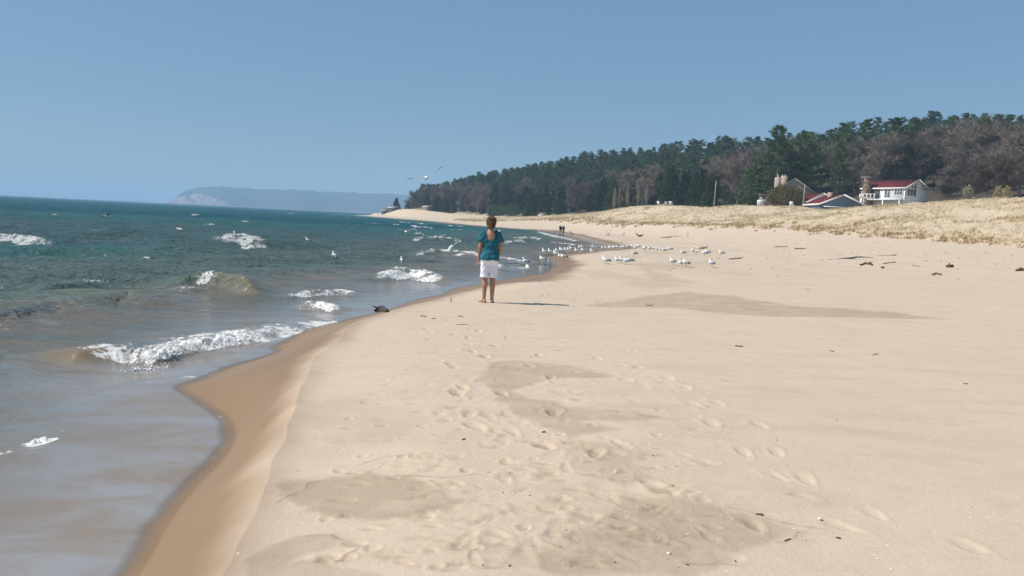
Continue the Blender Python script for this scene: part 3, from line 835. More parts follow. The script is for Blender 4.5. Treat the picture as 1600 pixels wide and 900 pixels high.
sky_u = [560,600,620,640,700,760,800,850,900,950,1000,1020,1060,1100,1150,1180,1215,1260,1300,1350,1400,1450,1480,1520,1560,1600,1700]
sky_v = [330,326,321,292,281,265,260,250,238,230,227,224,214,209,208,213,206,200,190,180,182,172,175,177,178,190,200]
def place_row(t, du, jitter):
    u = 632 + random.uniform(0, 8)
    while u < 1690:
        # the point of the hill a share t of the way from its foot to its crest, in the direction of column u
        ys = np.linspace(60, 620, 1200); xs = LP(ys)*(1-t) + LT(ys)*t
        uu = 800 + (xs/ys)*F
        i = np.argmin(np.abs(uu - u) + (ys > 610)*1e3)
        x, y = xs[i] + random.gauss(0, 2.0), ys[i] + random.gauss(0, jitter)
        yield u, x, y
        u += du*random.uniform(.7, 1.3)*F/y*1.0
ZONES = [(760, 'at the far left end of the wooded hill'), (930, 'on the wooded hill left of the bare poplars'), (1130, 'on the wooded hill behind the bare poplars'),
         (1340, 'on the hill above the stone gabled house'), (1460, 'on the hill above the white house'), (9999, 'on the hill right of the white house')]
KL = {'pine': 'dark green pine with ragged layered branches ', 'bare': 'leafless brownish grey tree with fine twigs ', 'cedar': 'dense dark conical cedar '}
KG = {'pine': 'pines on the wooded hill', 'bare': 'leafless trees on the wooded hill', 'cedar': 'dark conical cedars at the foot of the hill'}
count = {'pine': 0, 'bare': 0, 'cedar': 0}
for t, du, top in [(.02, 3.8, 0), (.07, 4.4, 0), (.15, 4.8, 0), (.25, 5.2, 0), (.36, 5.2, 0), (.48, 5.4, 0), (.60, 5.4, 0), (.72, 5.2, 0), (.86, 5.0, 0), (1.0, 4.2, 1)]:
    for u, x, y in place_row(t, du, 3):
        r = random.random()
        if u < 760: kind = ('cedar' if r < .4 else 'bare') if t < .2 else ('pine' if r < .78 else 'bare')
        elif u < 940: kind = ('cedar' if r < .85 else 'bare') if t < .2 else ('pine' if r < .93 else 'bare')
        elif u < 1040: kind = ('bare' if r < .25 else 'cedar') if t < .2 else ('bare' if r < .22 and t < .4 else 'pine')
        elif u < 1110: kind = ('cedar' if r < .85 else 'bare') if t < .2 else ('pine' if r < .93 else 'bare')
        elif u < 1200: kind = ('bare' if r < .5 else 'cedar') if t < .1 else ('bare' if r < .55 or (t < .55 and r < .85) else 'pine')
        elif u < 1340: kind = 'bare' if t < .1 or r < .55 else 'pine'
        elif u < 1460: kind = ('pine' if r < .93 else 'bare') if t > .62 else ('bare' if r < .78 else 'pine')
        else: kind = ('pine' if r < .86 else 'bare') if t > .55 else ('bare' if r < .88 else 'pine')
        if 1318 < u < 1505 and y < 176: y = 178 + random.uniform(0, 5); x = (u - 800)/F*y
        if 1180 < u < 1340 and y < 192: y = 196 + random.uniform(0, 6); x = (u - 800)/F*y
        z = H1(x, y)
        lim = at_y(u, float(np.interp(u, sky_u, sky_v)), y)[2] - z
        hh = {'pine': random.uniform(12, 19), 'bare': random.uniform(10, 14.5), 'cedar': random.uniform(7, 13) if u > 760 else random.uniform(6, 10)}[kind]
        if top: hh = lim*random.uniform(.88, 1.06) if kind == 'pine' else lim*random.uniform(.78, .98)
        hh = min(hh, lim*random.uniform(.94, 1.02))
        if hh < 3.5: continue
        hh = min(hh, 24)
        if u > 1440 and t < .1: hh *= .62; kind = 'bare'
        zone = next(q for lim_, q in ZONES if u < lim_)
        plant(kind, x, y, z - .2, hh, KL[kind] + zone, KG[kind], wide=random.uniform(1.0, 1.4)*(1.3 if hh < 10 and kind != 'cedar' else 1))
        count[kind] += 1
print('TREES', count)

def plant_at(kind, u, vbase, vtop, y, label, group=None, wide=1.0, kit=None, cat='tree', name=None):
    x, _, _ = at_y(u, vbase, y)
    z = H1(x, y); top = at_y(u, vtop, y)[2]
    return plant(kind, x, y, z - .15, top - z, label, group, wide, kit, cat, name)
plant_at('bigpine', 1207, 300, 197, 190, 'tall spreading pine beside the stone house chimney, left of two', None, 1.12, KITS['bigpine'][0])
plant_at('bigpine', 1252, 300, 203, 192, 'tall spreading pine rising right behind the stone house gable', None, 1.12, KITS['bigpine'][1])
plant_at('bigpine', 1309, 300, 222, 186, 'bright green pine standing alone behind the blue grey house', None, .8, KITS['bigpine'][0])
plant_at('bigpine', 1168, 312, 262, 186, 'low bushy pine at the left of the stone house', None, 1.3, KITS['bigpine'][1])
for i, (u, v0, v1, lab) in enumerate([(959, 333, 293, 'thin bare poplar on the dune, leftmost of the row'), (966, 333, 296, 'thin bare poplar close beside the leftmost poplar'),
        (979, 331, 289, 'tallest bare poplar of the row on the dune'), (996, 325, 295, 'slender bare poplar between the tallest and the last pair'),
        (1009, 322, 288, 'bare poplar at the right end of the row'), (1003, 324, 304, 'short bare poplar next to the right end of the row')]):
    plant_at('poplar', u, v0, v1, 200, lab, 'bare poplars on the dune', .9)
for (u, v1, y, rx, lab) in [(1080, 298, 214, 3.4, 'dark round evergreen bush left of the leaning pole'), (1063, 305, 216, 2.6, 'dark evergreen bush behind the white chairs'), (1133, 302, 212, 3.0, 'dark evergreen bush right of the leaning pole'),
        (1100, 303, 218, 3.0, 'dark evergreen bush behind the foot of the leaning pole'), (800, 317, 335, 3.6, 'low dark evergreen hedge bush behind the far couple'), (775, 318, 350, 4.0, 'low dark evergreen bush above the woman')]:
    plant_at('bush', u, 330, v1, y, lab, None, 1, make_bush(int(u), rx, rx, 2.6, 4200, M_CEDAR, M_BARK), 'bush', 'evergreen_bush')
plant_at('bush', 1226, 326, 288, 163, 'big rounded olive brown bush in front of the stone house', None, 1.0, make_bush(5, 3.6, 3.2, 2.4, 9000, M_BUSH, M_BARKG), 'bush', 'round_bush')
for (u, v0, v1, y, rx, lab) in [(1512, 312, 288, 120, .55, 'spindly tan shrub on the dune crest right of the white house'), (1558, 309, 290, 116, .35, 'tall tuft of yellow stems on the dune crest, left of two'), (1572, 309, 289, 117, .5, 'tall tuft of yellow stems on the dune crest, right of two')]:
    plant_at('bush', u, v0, v1, y, lab, None, 1, make_bush(int(u), rx, rx, 1.2, 420, M_STRAW if u > 1540 else M_POPLAR, M_BARKG), 'bush', 'dune_shrub')
plant_at('bush', 672, 340, 329, 428, 'dark shrub on the far dune beside the small pale house', None, 1, make_bush(77, 3.2, 3.2, 1.6, 1800, M_CEDAR, M_BARK), 'bush', 'evergreen_bush')

for u, y, h_ in [(1458,163,4.2),(1470,158,3.6),(1482,160,4.6),(1495,156,3.8),(1466,170,6.0),(1488,168,6.5),(1508,160,4.5),(1525,152,4.0)]:
    x = (u - 800)/F*y
    plant('bare', x, y, H1(x, y) - .3, h_, 'low leafless thicket bush right of the white house', 'leafless thicket right of the white house', 1.6, None, 'bush', 'thicket_bush')

# marram grass on the dunes: nobody could count it
def grass(name, n, label, seed, hh, wd, pick, m, blades=7):
    rs = np.random.RandomState(seed)
    y = rs.uniform(40, 330, n*3)**1.0; lam = rs.uniform(0, 1, n*3)
    x = LD(y) - 3.5 + lam*(LP(y) + 3 - LD(y))
    k = pick(x, y, rs); x, y = x[k][:n], y[k][:n]
    z = height(x, y)
    c = np.repeat(np.c_[x, y, z - .03], blades, 0); N = len(c)
    c[:, :2] += rs.normal(0, .10, (N, 2))
    sc_ = np.repeat(rs.uniform(.6, 1.25, len(x)), blades)
    D = unit(rs.normal(0, .38, (N, 3))*[1, 1, .2] + [.28, -.05, 1.0])
    v, f = tris(c, D, hh*sc_*rs.uniform(.6, 1.1, N), wd*rs.uniform(.6, 1.3, N), rs, droop=.12)
    o = link(name, mesh_np(name, v, f, m, False)); tag(o, label, 'grass', None, 'stuff')
M_GR1 = mat('marram_pale', (.66, .54, .35), .9, .08, noise=(.12, .9, (.54, .46, .29)))
M_GR2 = mat('marram_brown', (.42, .275, .12), .9, .08, noise=(.3, .8, (.30, .195, .085)))
def pick1(x, y, rs):
    e = x - LD(y) + fbm(x*.35, y*.35, 3, 92)*4.5
    d = fbm(x*.12, y*.09, 4, 201)
    return (e > .8) & (d + .35*rs.uniform(-1, 1, len(x)) > -.02) & (rs.uniform(0, 1, len(x)) < np.clip(130/y, 0, 1))
def pick2(x, y, rs):
    e = x - LD(y) + fbm(x*.35, y*.35, 3, 92)*4.5
    d = fbm(x*.2, y*.16, 4, 207)
    return (((e > -.4) & (e < 3.2) & (d > -.2)) | ((e > 2.5) & (d > .3))) & (rs.uniform(0, 1, len(x)) < np.clip(110/y, 0, 1))
grass('dune_grass', 42000, 'pale straw coloured marram grass covering the dunes', 3, .36, .03, pick1, M_GR1)
grass('dune_grass_tufts', 15000, 'golden brown marram tufts along the foot of the dunes', 4, .58, .036, pick2, M_GR2)
# ------------------------------------------------------------------ smooth bodies from distance fields
def surface_nets(fn, lo, hi, h):
    lo = np.array(lo, float); hi = np.array(hi, float)
    n = np.ceil((hi - lo)/h).astype(int) + 1
    ax = [lo[i] + h*np.arange(n[i]) for i in range(3)]
    X, Y, Z = np.meshgrid(*ax, indexing='ij')
    D = fn(X, Y, Z)
    S = D < 0
    c = np.zeros(tuple(n - 1), int)
    for dx in (0, 1):
        for dy in (0, 1):
            for dz in (0, 1):
                c += S[dx:n[0]-1+dx, dy:n[1]-1+dy, dz:n[2]-1+dz]
    act = (c > 0) & (c < 8)
    acc = np.zeros(act.shape + (3,)); cnt = np.zeros(act.shape)
    offs = [(dx, dy, dz) for dx in (0, 1) for dy in (0, 1) for dz in (0, 1)]
    for i, a in enumerate(offs):
        for b in offs[i+1:]:
            if sum(abs(p - q) for p, q in zip(a, b)) != 1: continue
            A = D[a[0]:n[0]-1+a[0], a[1]:n[1]-1+a[1], a[2]:n[2]-1+a[2]]
            B = D[b[0]:n[0]-1+b[0], b[1]:n[1]-1+b[1], b[2]:n[2]-1+b[2]]
            cr = (A < 0) != (B < 0)
            t = np.where(cr, A/np.where(cr, A - B, 1), 0)
            for k in range(3): acc[..., k] += np.where(cr, a[k] + t*(b[k] - a[k]), 0)
            cnt += cr
    ids = -np.ones(act.shape, int); ids[act] = np.arange(act.sum())
    cell = np.argwhere(act)
    V = lo + h*(cell + acc[act]/cnt[act][:, None])
    Fs = []
    for k in range(3):
        i, j = (k + 1) % 3, (k + 2) % 3
        s0 = [slice(None)]*3; s1 = [slice(None)]*3
        s0[k] = slice(0, n[k]-1); s1[k] = slice(1, n[k])
        e = S[tuple(s0)] != S[tuple(s1)]
        flip = S[tuple(s0)]
        p = np.argwhere(e)
        p = p[(p[:, i] > 0) & (p[:, j] > 0) & (p[:, i] < n[i]-1) & (p[:, j] < n[j]-1)]
        if not len(p): continue
        fl = flip[tuple(p.T)]
        di = np.zeros(3, int); di[i] = 1; dj = np.zeros(3, int); dj[j] = 1
        q = np.stack([ids[tuple((p - di - dj).T)], ids[tuple((p - dj).T)], ids[tuple(p.T)], ids[tuple((p - di).T)]], -1)
        q[~fl] = q[~fl][:, ::-1]
        Fs.append(q)
    return V, np.concatenate(Fs)
def cap(X, Y, Z, a, b, ra, rb):
    ax, ay, az = a; d = np.array(b, float) - np.array(a, float); L2 = (d*d).sum() + 1e-12
    t = np.clip(((X-ax)*d[0] + (Y-ay)*d[1] + (Z-az)*d[2])/L2, 0, 1)
    return np.sqrt((X-ax-t*d[0])**2 + (Y-ay-t*d[1])**2 + (Z-az-t*d[2])**2) - (ra + (rb - ra)*t)
def ell(X, Y, Z, c, r, tilt=0.0):
    x, y, z = X - c[0], Y - c[1], Z - c[2]
    if tilt:
        cs, sn = math.cos(tilt), math.sin(tilt); x, z = x*cs + z*sn, -x*sn + z*cs
    k = np.sqrt((x/r[0])**2 + (y/r[1])**2 + (z/r[2])**2)
    return (k - 1)*min(r)
def smin(a, b, k):
    h = np.clip(.5 + .5*(b - a)/k, 0, 1)
    return b + (a - b)*h - k*h*(1 - h)
def limb(X, Y, Z, pts, rad):
    d = None
    for (a, b), (ra, rb) in zip(zip(pts[:-1], pts[1:]), zip(rad[:-1], rad[1:])):
        e = cap(X, Y, Z, a, b, ra, rb); d = e if d is None else smin(d, e, .015)
    return d
M_SKIN = mat('sunned_skin', (.42, .225, .15), .55, .35, noise=(9, .4, (.36, .18, .115)))
M_HAIR = mat('brown_hair', (.055, .028, .014), .6, .3, noise=(16, .6, (.24, .135, .055)), bump=(60, .9, .01))
M_TEAL = mat('teal_cloth', (.024, .125, .170), .85, .15, noise=(14, .5, (.03, .155, .205)), bump=(22, .5, .012))
M_WHITE = mat('white_cloth', (.84, .83, .88), .85, .15, bump=(16, .5, .012))
M_BLACK = mat('black_cloth', (.012, .012, .016), .9, .1)
M_EYE = mat('dark_eye', (.02, .015, .01), .2, .5)

class Woman:
    ARM_L = [(-.185, 0, 1.275), (-.225, -.015, 1.06), (-.245, .045, .84)]
    ARM_R = [(.185, 0, 1.275), (.228, -.02, 1.07), (.205, .10, .90)]
    LEG_L = [(-.088, .0, .83), (-.088, .01, .47), (-.088, -.022, .34), (-.092, -.025, .085)]
    LEG_R = [(.085, .0, .83), (.085, .01, .47), (.088, -.022, .34), (.088, -.02, .085)]
    def torso(s, X, Y, Z):
        d = ell(X, Y, Z, (0, -.015, .87), (.185, .14, .15))
        d = smin(d, ell(X, Y, Z, (0, 0, 1.03), (.155, .115, .16)), .06)
        d = smin(d, ell(X, Y, Z, (0, .005, 1.19), (.168, .118, .14)), .06)
        d = smin(d, cap(X, Y, Z, (-.15, 0, 1.285), (.15, 0, 1.285), .058, .058), .06)
        d = smin(d, ell(X, Y, Z, (-.07, -.075, .845), (.095, .085, .1)), .03)
        return smin(d, ell(X, Y, Z, (.07, -.075, .845), (.095, .085, .1)), .03)
    def legs(s, X, Y, Z):
        d = limb(X, Y, Z, s.LEG_L, (.098, .060, .060, .036))
        return np.minimum(d, limb(X, Y, Z, s.LEG_R, (.098, .060, .060, .036)))
    def body(s, X, Y, Z):
        d = smin(s.torso(X, Y, Z), s.legs(X, Y, Z), .03)
        d = smin(d, cap(X, Y, Z, (0, -.01, 1.30), (0, .01, 1.43), .058, .052), .05)
        hd = ell(X, Y, Z, (0, .02, 1.515), (.075, .092, .108))
        hd = smin(hd, ell(X, Y, Z, (0, .055, 1.455), (.052, .055, .05)), .04)
        hd = smin(hd, cap(X, Y, Z, (0, .105, 1.525), (0, .125, 1.485), .010, .015), .012)      # nose
        hd = smin(hd, cap(X, Y, Z, (-.022, .100, 1.452), (.022, .100, 1.452), .008, .008), .01) # lips
        for sx in (-1, 1):
            hd = smin(hd, ell(X, Y, Z, (sx*.077, .015, 1.505), (.012, .02, .032)), .01)         # ears
            hd = np.maximum(hd, -ell(X, Y, Z, (sx*.032, .108, 1.525), (.018, .014, .012)))
        d = smin(d, hd, .025)
        for arm, sx in ((s.ARM_L, -1), (s.ARM_R, 1)):
            d = smin(d, limb(X, Y, Z, arm, (.058, .043, .029)), .02)
            w_ = np.array(arm[2]); f = np.array(arm[2]) - np.array(arm[1]); f = f/np.linalg.norm(f)
            side = np.array([0, 1, 0]) - f*f[1]; side /= np.linalg.norm(side)
            inn = np.cross(f, side)
            palm = w_ + f*.055
            d = smin(d, cap(X, Y, Z, w_ + f*.012, palm + f*.02, .028, .033), .015)
            for k, (o_, ln) in enumerate(((-.028, .058), (-.010, .070), (.010, .074), (.028, .066))):
                a = palm + f*.03 + side*o_; b = a + f*ln*.55 + inn*.006*sx; c = b + f*ln*.42 + inn*.024*sx
                d = smin(d, limb(X, Y, Z, [tuple(a), tuple(b), tuple(c)], (.0098, .0092, .0078)), .004)
            a = w_ + f*.025 + side*.026; b = a + f*.03 + side*.022; c = b + f*.03 + side*.003
            d = smin(d, limb(X, Y, Z, [tuple(a), tuple(b), tuple(c)], (.013, .011, .009)), .006)
        for sx, ang in ((-1, .5), (1, -.15)):
            ax_, ay = sx*.09, -.022
            dx, dy = -math.sin(ang), math.cos(ang)
            d = smin(d, cap(X, Y, Z, (ax_ - dx*.045, ay - dy*.045, .036), (ax_ + dx*.02, ay + dy*.02, .075), .034, .036), .02)
            d = smin(d, cap(X, Y, Z, (ax_, ay, .045), (ax_ + dx*.13, ay + dy*.13, .022), .036, .024), .025)
            for k in range(5):
                o_ = (-.032 + .016*k)
                bx, by = ax_ + dx*.13 + dy*o_, ay + dy*.13 - dx*o_
                d = smin(d, cap(X, Y, Z, (bx, by, .018), (bx + dx*.045, by + dy*.045, .012), .013, .010), .006)
        return d
    def wr(s, X, Y, Z, a=.004):
        return a*(np.sin(X*38 + Z*24 + 2*np.sin(Z*13)) + .8*np.sin(Z*47 - X*29 + Y*20 + 1.7*np.sin(X*17)))
    def shirt(s, X, Y, Z):
        d = s.torso(X, Y, Z) - .014 - .012*np.clip((1.0 - Z)/.15, 0, 1)
        for arm, sx in ((s.ARM_L, -1), (s.ARM_R, 1)):
            e = cap(X, Y, Z, (sx*.12, 0, 1.28), (sx*.225, -.01, 1.165), .082, .088)
            e = np.maximum(e, 1.145 - Z + .25*(np.abs(X) - .2) + .008*np.sin(Y*60))
            d = smin(d, e, .02)
        for arm in (s.ARM_L, s.ARM_R): d = smin(d, np.maximum(limb(X, Y, Z, arm, (.080, .07, .05)), 1.16 - Z), .02)
        d = d + s.wr(X, Y, Z, .0055)
        d = np.maximum(d, .815 - Z + .006*np.sin(X*30))
        d = np.maximum(d, -ell(X, Y, Z, (.0, -.12, 1.335), (.120, .17, .15)))     # scooped back
        return np.maximum(d, -ell(X, Y, Z, (0, .1, 1.36), (.10, .14, .09)))
    def shorts(s, X, Y, Z):
        d = s.torso(X, Y, Z) - .012
        lg = np.minimum(cap(X, Y, Z, (-.09, -.01, .80), (-.100, -.002, .44), .102, .098), cap(X, Y, Z, (.09, -.01, .80), (.097, -.002, .44), .102, .098))
        d = smin(d, lg, .022) + s.wr(X, Y, Z, .0045)
        d = np.maximum(d, .492 - Z + .004*np.sin(Y*25))
        return np.maximum(d, Z - .90)
    def hair(s, X, Y, Z):
        n_ = .011*(np.sin(X*95 + 3*np.sin(Z*60))*np.sin(Z*88 + 2*np.sin(Y*70)) + np.sin(Y*80 + X*66 + Z*30))
        d = ell(X, Y, Z, (0, -.004, 1.53), (.092, .100, .103))
        d = smin(d, ell(X, Y, Z, (-.002, -.052, 1.575), (.066, .058, .058)), .03)
        d = smin(d, ell(X, Y, Z, (0, -.06, 1.45), (.058, .048, .05)), .03)
        d = d + n_
        return np.maximum(d, -ell(X, Y, Z, (0, .115, 1.475), (.075, .085, .10)))
W_ = Woman()
wp = hit(762, 473)
wo = thing('person', 'woman in teal blouse and white shorts standing barefoot with her back turned', 'person', (wp[0], wp[1], wp[2] - .008), .10, None, (.86, .93, 1.03))
Bv, Bf = surface_nets(W_.body, (-.34, -.24, -.02), (.34, .24, 1.66), .0088)
link('body', mesh_np('woman_body', Bv, Bf, M_SKIN), wo)
link('blouse', mesh_np('blouse', *surface_nets(W_.shirt, (-.36, -.26, .78), (.36, .26, 1.40), .0095), M_TEAL), wo)
link('shorts', mesh_np('shorts', *surface_nets(W_.shorts, (-.28, -.26, .46), (.28, .24, .93), .0095), M_WHITE), wo)
hr_ = link('hair', mesh_np('hair', *surface_nets(W_.hair, (-.14, -.16, 1.36), (.14, .14, 1.68), .007), M_HAIR), wo); hr_.scale = (1.17, 1, 1)
st_ = Soup(); st_.add(*tube([(.098, .06, 1.345), (.10, 0, 1.358), (.104, -.06, 1.335), (.108, -.105, 1.27), (.108, -.12, 1.19)], [.007]*5, 6))
link('strap', st_.mesh('strap', M_BLACK), wo)
for sx in (-1, 1):
    v, f = surface_nets(lambda X, Y, Z: ell(X, Y, Z, (sx*.032, .1, 1.525), (.012, .01, .009)), (sx*.032-.02, .07, 1.505), (sx*.032+.02, .13, 1.545), .004)
    link('eye', mesh_np('eye', v, f, M_EYE), wo)

# the couple far along the water's edge
class Walker(Woman):
    def __init__(s, lean, stride):
        s.lean, s.stride = lean, stride
        s.LEG_L = [(-.085, 0, .85), (-.085, .05 + stride*.3, .47), (-.085, stride*.35 - .02, .30), (-.085, stride*.5, .07)]
        s.LEG_R = [(.085, 0, .85), (.085, .05 - stride*.1, .48), (.085, -stride*.35, .30), (.085, -stride*.6, .07)]
        s.ARM_L = [(-.19, 0, 1.27), (-.235, -.04, 1.05), (-.20, .12, .93)]; s.ARM_R = [(.19, 0, 1.27), (.235, -.04, 1.05), (.20, .12, .93)]
    def bend(s, Y, Z): return Y - s.lean*np.clip(Z - .85, 0, 1)**1.4*1.2
    def full(s, X, Y, Z): return s.body(X, s.bend(Y, Z), Z)
    def coat(s, X, Y, Z):
        Y = s.bend(Y, Z)
        d = s.torso(X, Y, Z) - .045
        for arm in (s.ARM_L, s.ARM_R): d = smin(d, limb(X, Y, Z, arm, (.085, .068, .05)), .03)
        return np.maximum(np.maximum(d, .74 - Z), Z - 1.38)
    def trousers(s, X, Y, Z):
        d = smin(s.torso(X, Y, Z) - .015, s.legs(X, Y, Z) - .028, .03)
        return np.maximum(np.maximum(d, .08 - Z), Z - .9)
    def cap_(s, X, Y, Z):
        Y = s.bend(Y, Z)
        return np.maximum(ell(X, Y, Z, (0, 0, 1.535), (.09, .108, .108)), -ell(X, Y, Z, (0, .14, 1.47), (.09, .1, .1)))
M_COAT2 = mat('plum_coat', (.11, .075, .085), .9, .1); M_TROU = mat('grey_trousers', (.24, .20, .19), .9, .1)
M_TROU2 = mat('dark_trousers', (.06, .05, .06), .9, .1); M_DKHAIR = mat('dark_hair', (.05, .035, .03), .7, .2)
for (u, lean, stride, mc, mt, lab) in [(875.8, .38, .30, M_BLACK, M_TROU, 'far off walker in a bulky black coat, stooping, at the left of the couple'),
                                       (880.2, .30, -.32, M_COAT2, M_TROU2, 'far off walker in a plum grey coat at the right of the couple')]:
    p = hit(u, 363.6); wk = Walker(lean, stride)
    hgt = at_y(u, 352.2, p[1])[2] - p[2]
    k = max(1.0, min(1.25, hgt/1.58))
    r_ = thing('person', lab, 'person', (p[0], p[1], p[2] - .02), .35, 'couple walking far along the water', (k*1.3, k*1.3, k))
    lo, hi = (-.4, -.4, -.02), (.4, .8, 1.68)
    link('body', mesh_np('walker_body', *surface_nets(wk.full, lo, hi, .026), M_SKIN), r_)
    link('coat', mesh_np('coat', *surface_nets(wk.coat, lo, hi, .03), mc), r_)
    link('trousers', mesh_np('trousers', *surface_nets(wk.trousers, lo, hi, .03), mt), r_)
    link('hair', mesh_np('walker_hair', *surface_nets(wk.cap_, (-.2, -.2, 1.3), (.2, .7, 1.7), .025), M_DKHAIR), r_)

# ------------------------------------------------------------------ gulls
M_GULL = mat('gull_white', (.80, .79, .76), .8, .2)
M_GREY = mat('gull_grey', (.30, .31, .33), .8, .2)
M_TIP = mat('gull_black', (.025, .025, .028), .8, .2)
M_BEAK = mat('gull_beak', (.65, .42, .06), .5, .3)
M_LEG = mat('gull_leg', (.55, .38, .18), .6, .3)
def gull_body(head, neck, tilt):
    def fn(X, Y, Z):
        d = ell(X, Y, Z, (0, 0, .205), (.165, .072, .078), tilt)
        d = smin(d, ell(X, Y, Z, (.085, 0, .215), (.075, .068, .075)), .03)
        d = smin(d, cap(X, Y, Z, (.10, 0, .235), neck, .052, .036), .03)
        d = smin(d, ell(X, Y, Z, head, (.047, .038, .040)), .02)
        return smin(d, np.maximum(cap(X, Y, Z, (-.12, 0, .185), (-.255, 0, .165), .045, .03), np.abs(Z - .172 + .12*(X + .2)) - .02), .02)
    return surface_nets(fn, (-.32, -.13, .08), (.28, .13, .46), .0125)
def cone(base, tip, r, n=6):
    base = np.array(base, float); tip = np.array(tip, float)
    v, q = tube([base, base*.4 + tip*.6, tip], [r, r*.75, r*.15], n)
    return v, q
def standing_wing(sy):
    def fn(X, Y, Z):
        d = ell(X, Y, Z, (-.03, sy*.058, .222), (.15, .024, .058), -.16)
        return smin(d, cap(X, Y, Z, (-.1, sy*.045, .205), (-.265, sy*.018, .178), .03, .008), .02)
    v, f = surface_nets(fn, (-.32, min(0, sy*.1) - .01, .12), (.16, max(0, sy*.1) + .01, .30), .0125)
    mi = (v[f].mean(1)[:, 0] < -.15).astype(int)
    return mesh_np('gull_wing', v, f, [M_GREY, M_TIP], True, mi)
G_W = [standing_wing(-1), standing_wing(1)]
POSE = [((.155, 0, .368), (.145, 0, .33), .12), ((.135, 0, .315), (.125, 0, .28), .05), ((.175, 0, .335), (.15, 0, .30), .2)]
G_B = [mesh_np('gull_body', *gull_body(*p), M_GULL) for p in POSE]
G_K = []
for hd, _, _ in POSE:
    b = Soup(); b.add(*cone((hd[0] + .035, 0, hd[2] - .004), (hd[0] + .10, 0, hd[2] - .018), .012)); G_K.append(b.mesh('gull_beak', M_BEAK))
G_L = []
for sy in (-1, 1):
    b = Soup(); b.add(*tube([(.01, sy*.032, .16), (.0, sy*.032, .07), (.012, sy*.032, .004)], [.008, .0055, .006], 5))
    for a in (-.5, 0, .5): b.add(*tube([(.01, sy*.032, .006), (.01 + .05*math.cos(a), sy*.032 + .05*math.sin(a), .004)], [.006, .003], 4))
    G_L.append(b.mesh('gull_leg', M_LEG))
def gull(x, y, z, rz, label, group=None, pose=0, k=1.0):
    o = thing('gull', label, 'gull', (x, y, z), rz, group, k)
    link('body', G_B[pose], o)
    for q in (0, 1): link('wing', G_W[q], o); link('leg', G_L[q], o)
    link('beak', G_K[pose], o)
    return o
FL = 'white and grey gull standing in the dense flock where the sand spit meets the water'
FR = 'white and grey gull standing in the long row of the flock behind the sand spit'
flockL = [(851,399),(859,399),(865,400),(870,401),(869,397),(875,396),(879,396),(883,396),(888,395),(893,394),(901,397),(906,392),(911,395),(909,391),(925,397),(926,391)]
flockR = [(940,392),(946,391),(951,392),(954,391),(960,391),(964,391),(970,391),(975,390),(981,389),(987,389),(992,391),(995,388),(998,388),(1006,393),(1009,390),(1015,392),
          (1022,392),(1027,393),(1033,394),(1037,395),(1042,394),(1047,393)]
single = [(876,406,'gull with lowered head standing just in front of the left flock'),(881,407,'gull standing close right of the bird with lowered head, before the left flock'),
 (848,412,'round white gull alone at the edge of the wet sand, left of the flock'),(991,401,'gull standing alone just in front of the long row'),
 (944,412,'left gull of the pair standing on open sand in front of the flock'),(948,413,'right gull of the pair standing on open sand in front of the flock'),
 (965,412,'leftmost gull of the four in front of the long row'),(970,413,'second gull from the left of the four in front of the long row'),(978,414,'small low gull, third of the four in front of the long row'),(984,413,'largest, rightmost gull of the four in front of the long row'),
 (1051,415,'gull standing alone left of the pair on pale sand'),(1065,417,'upright gull, left of the pair on pale sand right of the flock'),(1072,418,'bent gull, right of the pair on pale sand right of the flock'),
 (1112,418,'gull standing alone farthest right on the pale sand'),(1067,399,'gull below the whitened driftwood log, leftmost of five'),(1083,396,'dark backed gull below the whitened log, second of five'),(1088,398,'gull below the whitened log, third of five'),
 (1101,400,'gull right of the whitened log, fourth of five'),(1105,399,'gull right of the whitened log, fifth of five'),(1127,400,'small gull standing apart to the right of the whitened log')]
rg = random.Random(5)
for pts, lab, grp in ((flockL, FL, 'gulls of the left flock'), (flockR, FR, 'gulls of the long row')):
    for u, v in pts:
        p = hit(u, v)
        gull(p[0], p[1], max(p[2], 0) - .004, math.radians(rg.choice([96, 110, 122, 135, 148, 160])) + rg.gauss(0, .2), lab, grp, rg.choice([0, 0, 1, 2]), rg.uniform(1.02, 1.2))
for u, v, lab in single:
    p = hit(u, v)
    gull(p[0], p[1], max(p[2], 0) - .004, math.radians(rg.choice([100, 115, 130, 145, 165])) + rg.gauss(0, .2), lab, 'gulls standing on open sand', 1 if 'low' in lab or 'bent' in lab or 'round' in lab else 0, rg.uniform(1.0, 1.2))

def fly_wing(sy, dz1, dz2, sweep):
    """lofted wing: inner wing to the wrist, then the hand to the tip"""
    st = [(0, .03, .0, .15, .022), (.02, .16, dz1*.55, .15, .018), (.035, .30, dz1, .135, .014), (-.01 - sweep*.3, .47, dz1 + dz2*.55, .10, .010), (-.07 - sweep, .66, dz1 + dz2, .025, .004)]
    V = []; m = 5
    for (x, y, z, c, t) in st:
        q = np.linspace(0, 1, m); th = t*np.sin(np.clip(q*1.1, 0, 1)*math.pi)**.7
        xs = x + c*.45 - c*q; camber = .012*np.sin(q*math.pi)
        V.append(np.r_[np.c_[xs, np.full(m, sy*y), z + camber + th/2], np.c_[xs, np.full(m, sy*y), z + camber - th/2]])
    V = np.concatenate(V); n = len(st); f = []; mi = []
    for i in range(n - 1):
        for j in range(m - 1):
            a = i*2*m + j; b = a + 2*m
            f.append((a, a+1, b+1, b)); mi.append(2 if i == n-2 else 0)
            a += m; b += m
            f.append((a, b, b+1, a+1)); mi.append(2 if i == n-2 else 1)
    for i in range(n - 1):
        a = i*2*m; b = a + 2*m
        f.append((a, b, b+m, a+m)); mi.append(0); f.append((a+m-1, a+2*m-1, b+2*m-1, b+m-1)); mi.append(0)
    return mesh_np('flying_gull_wing', V, np.array(f), [M_GREY, M_GULL, M_TIP], True, mi)
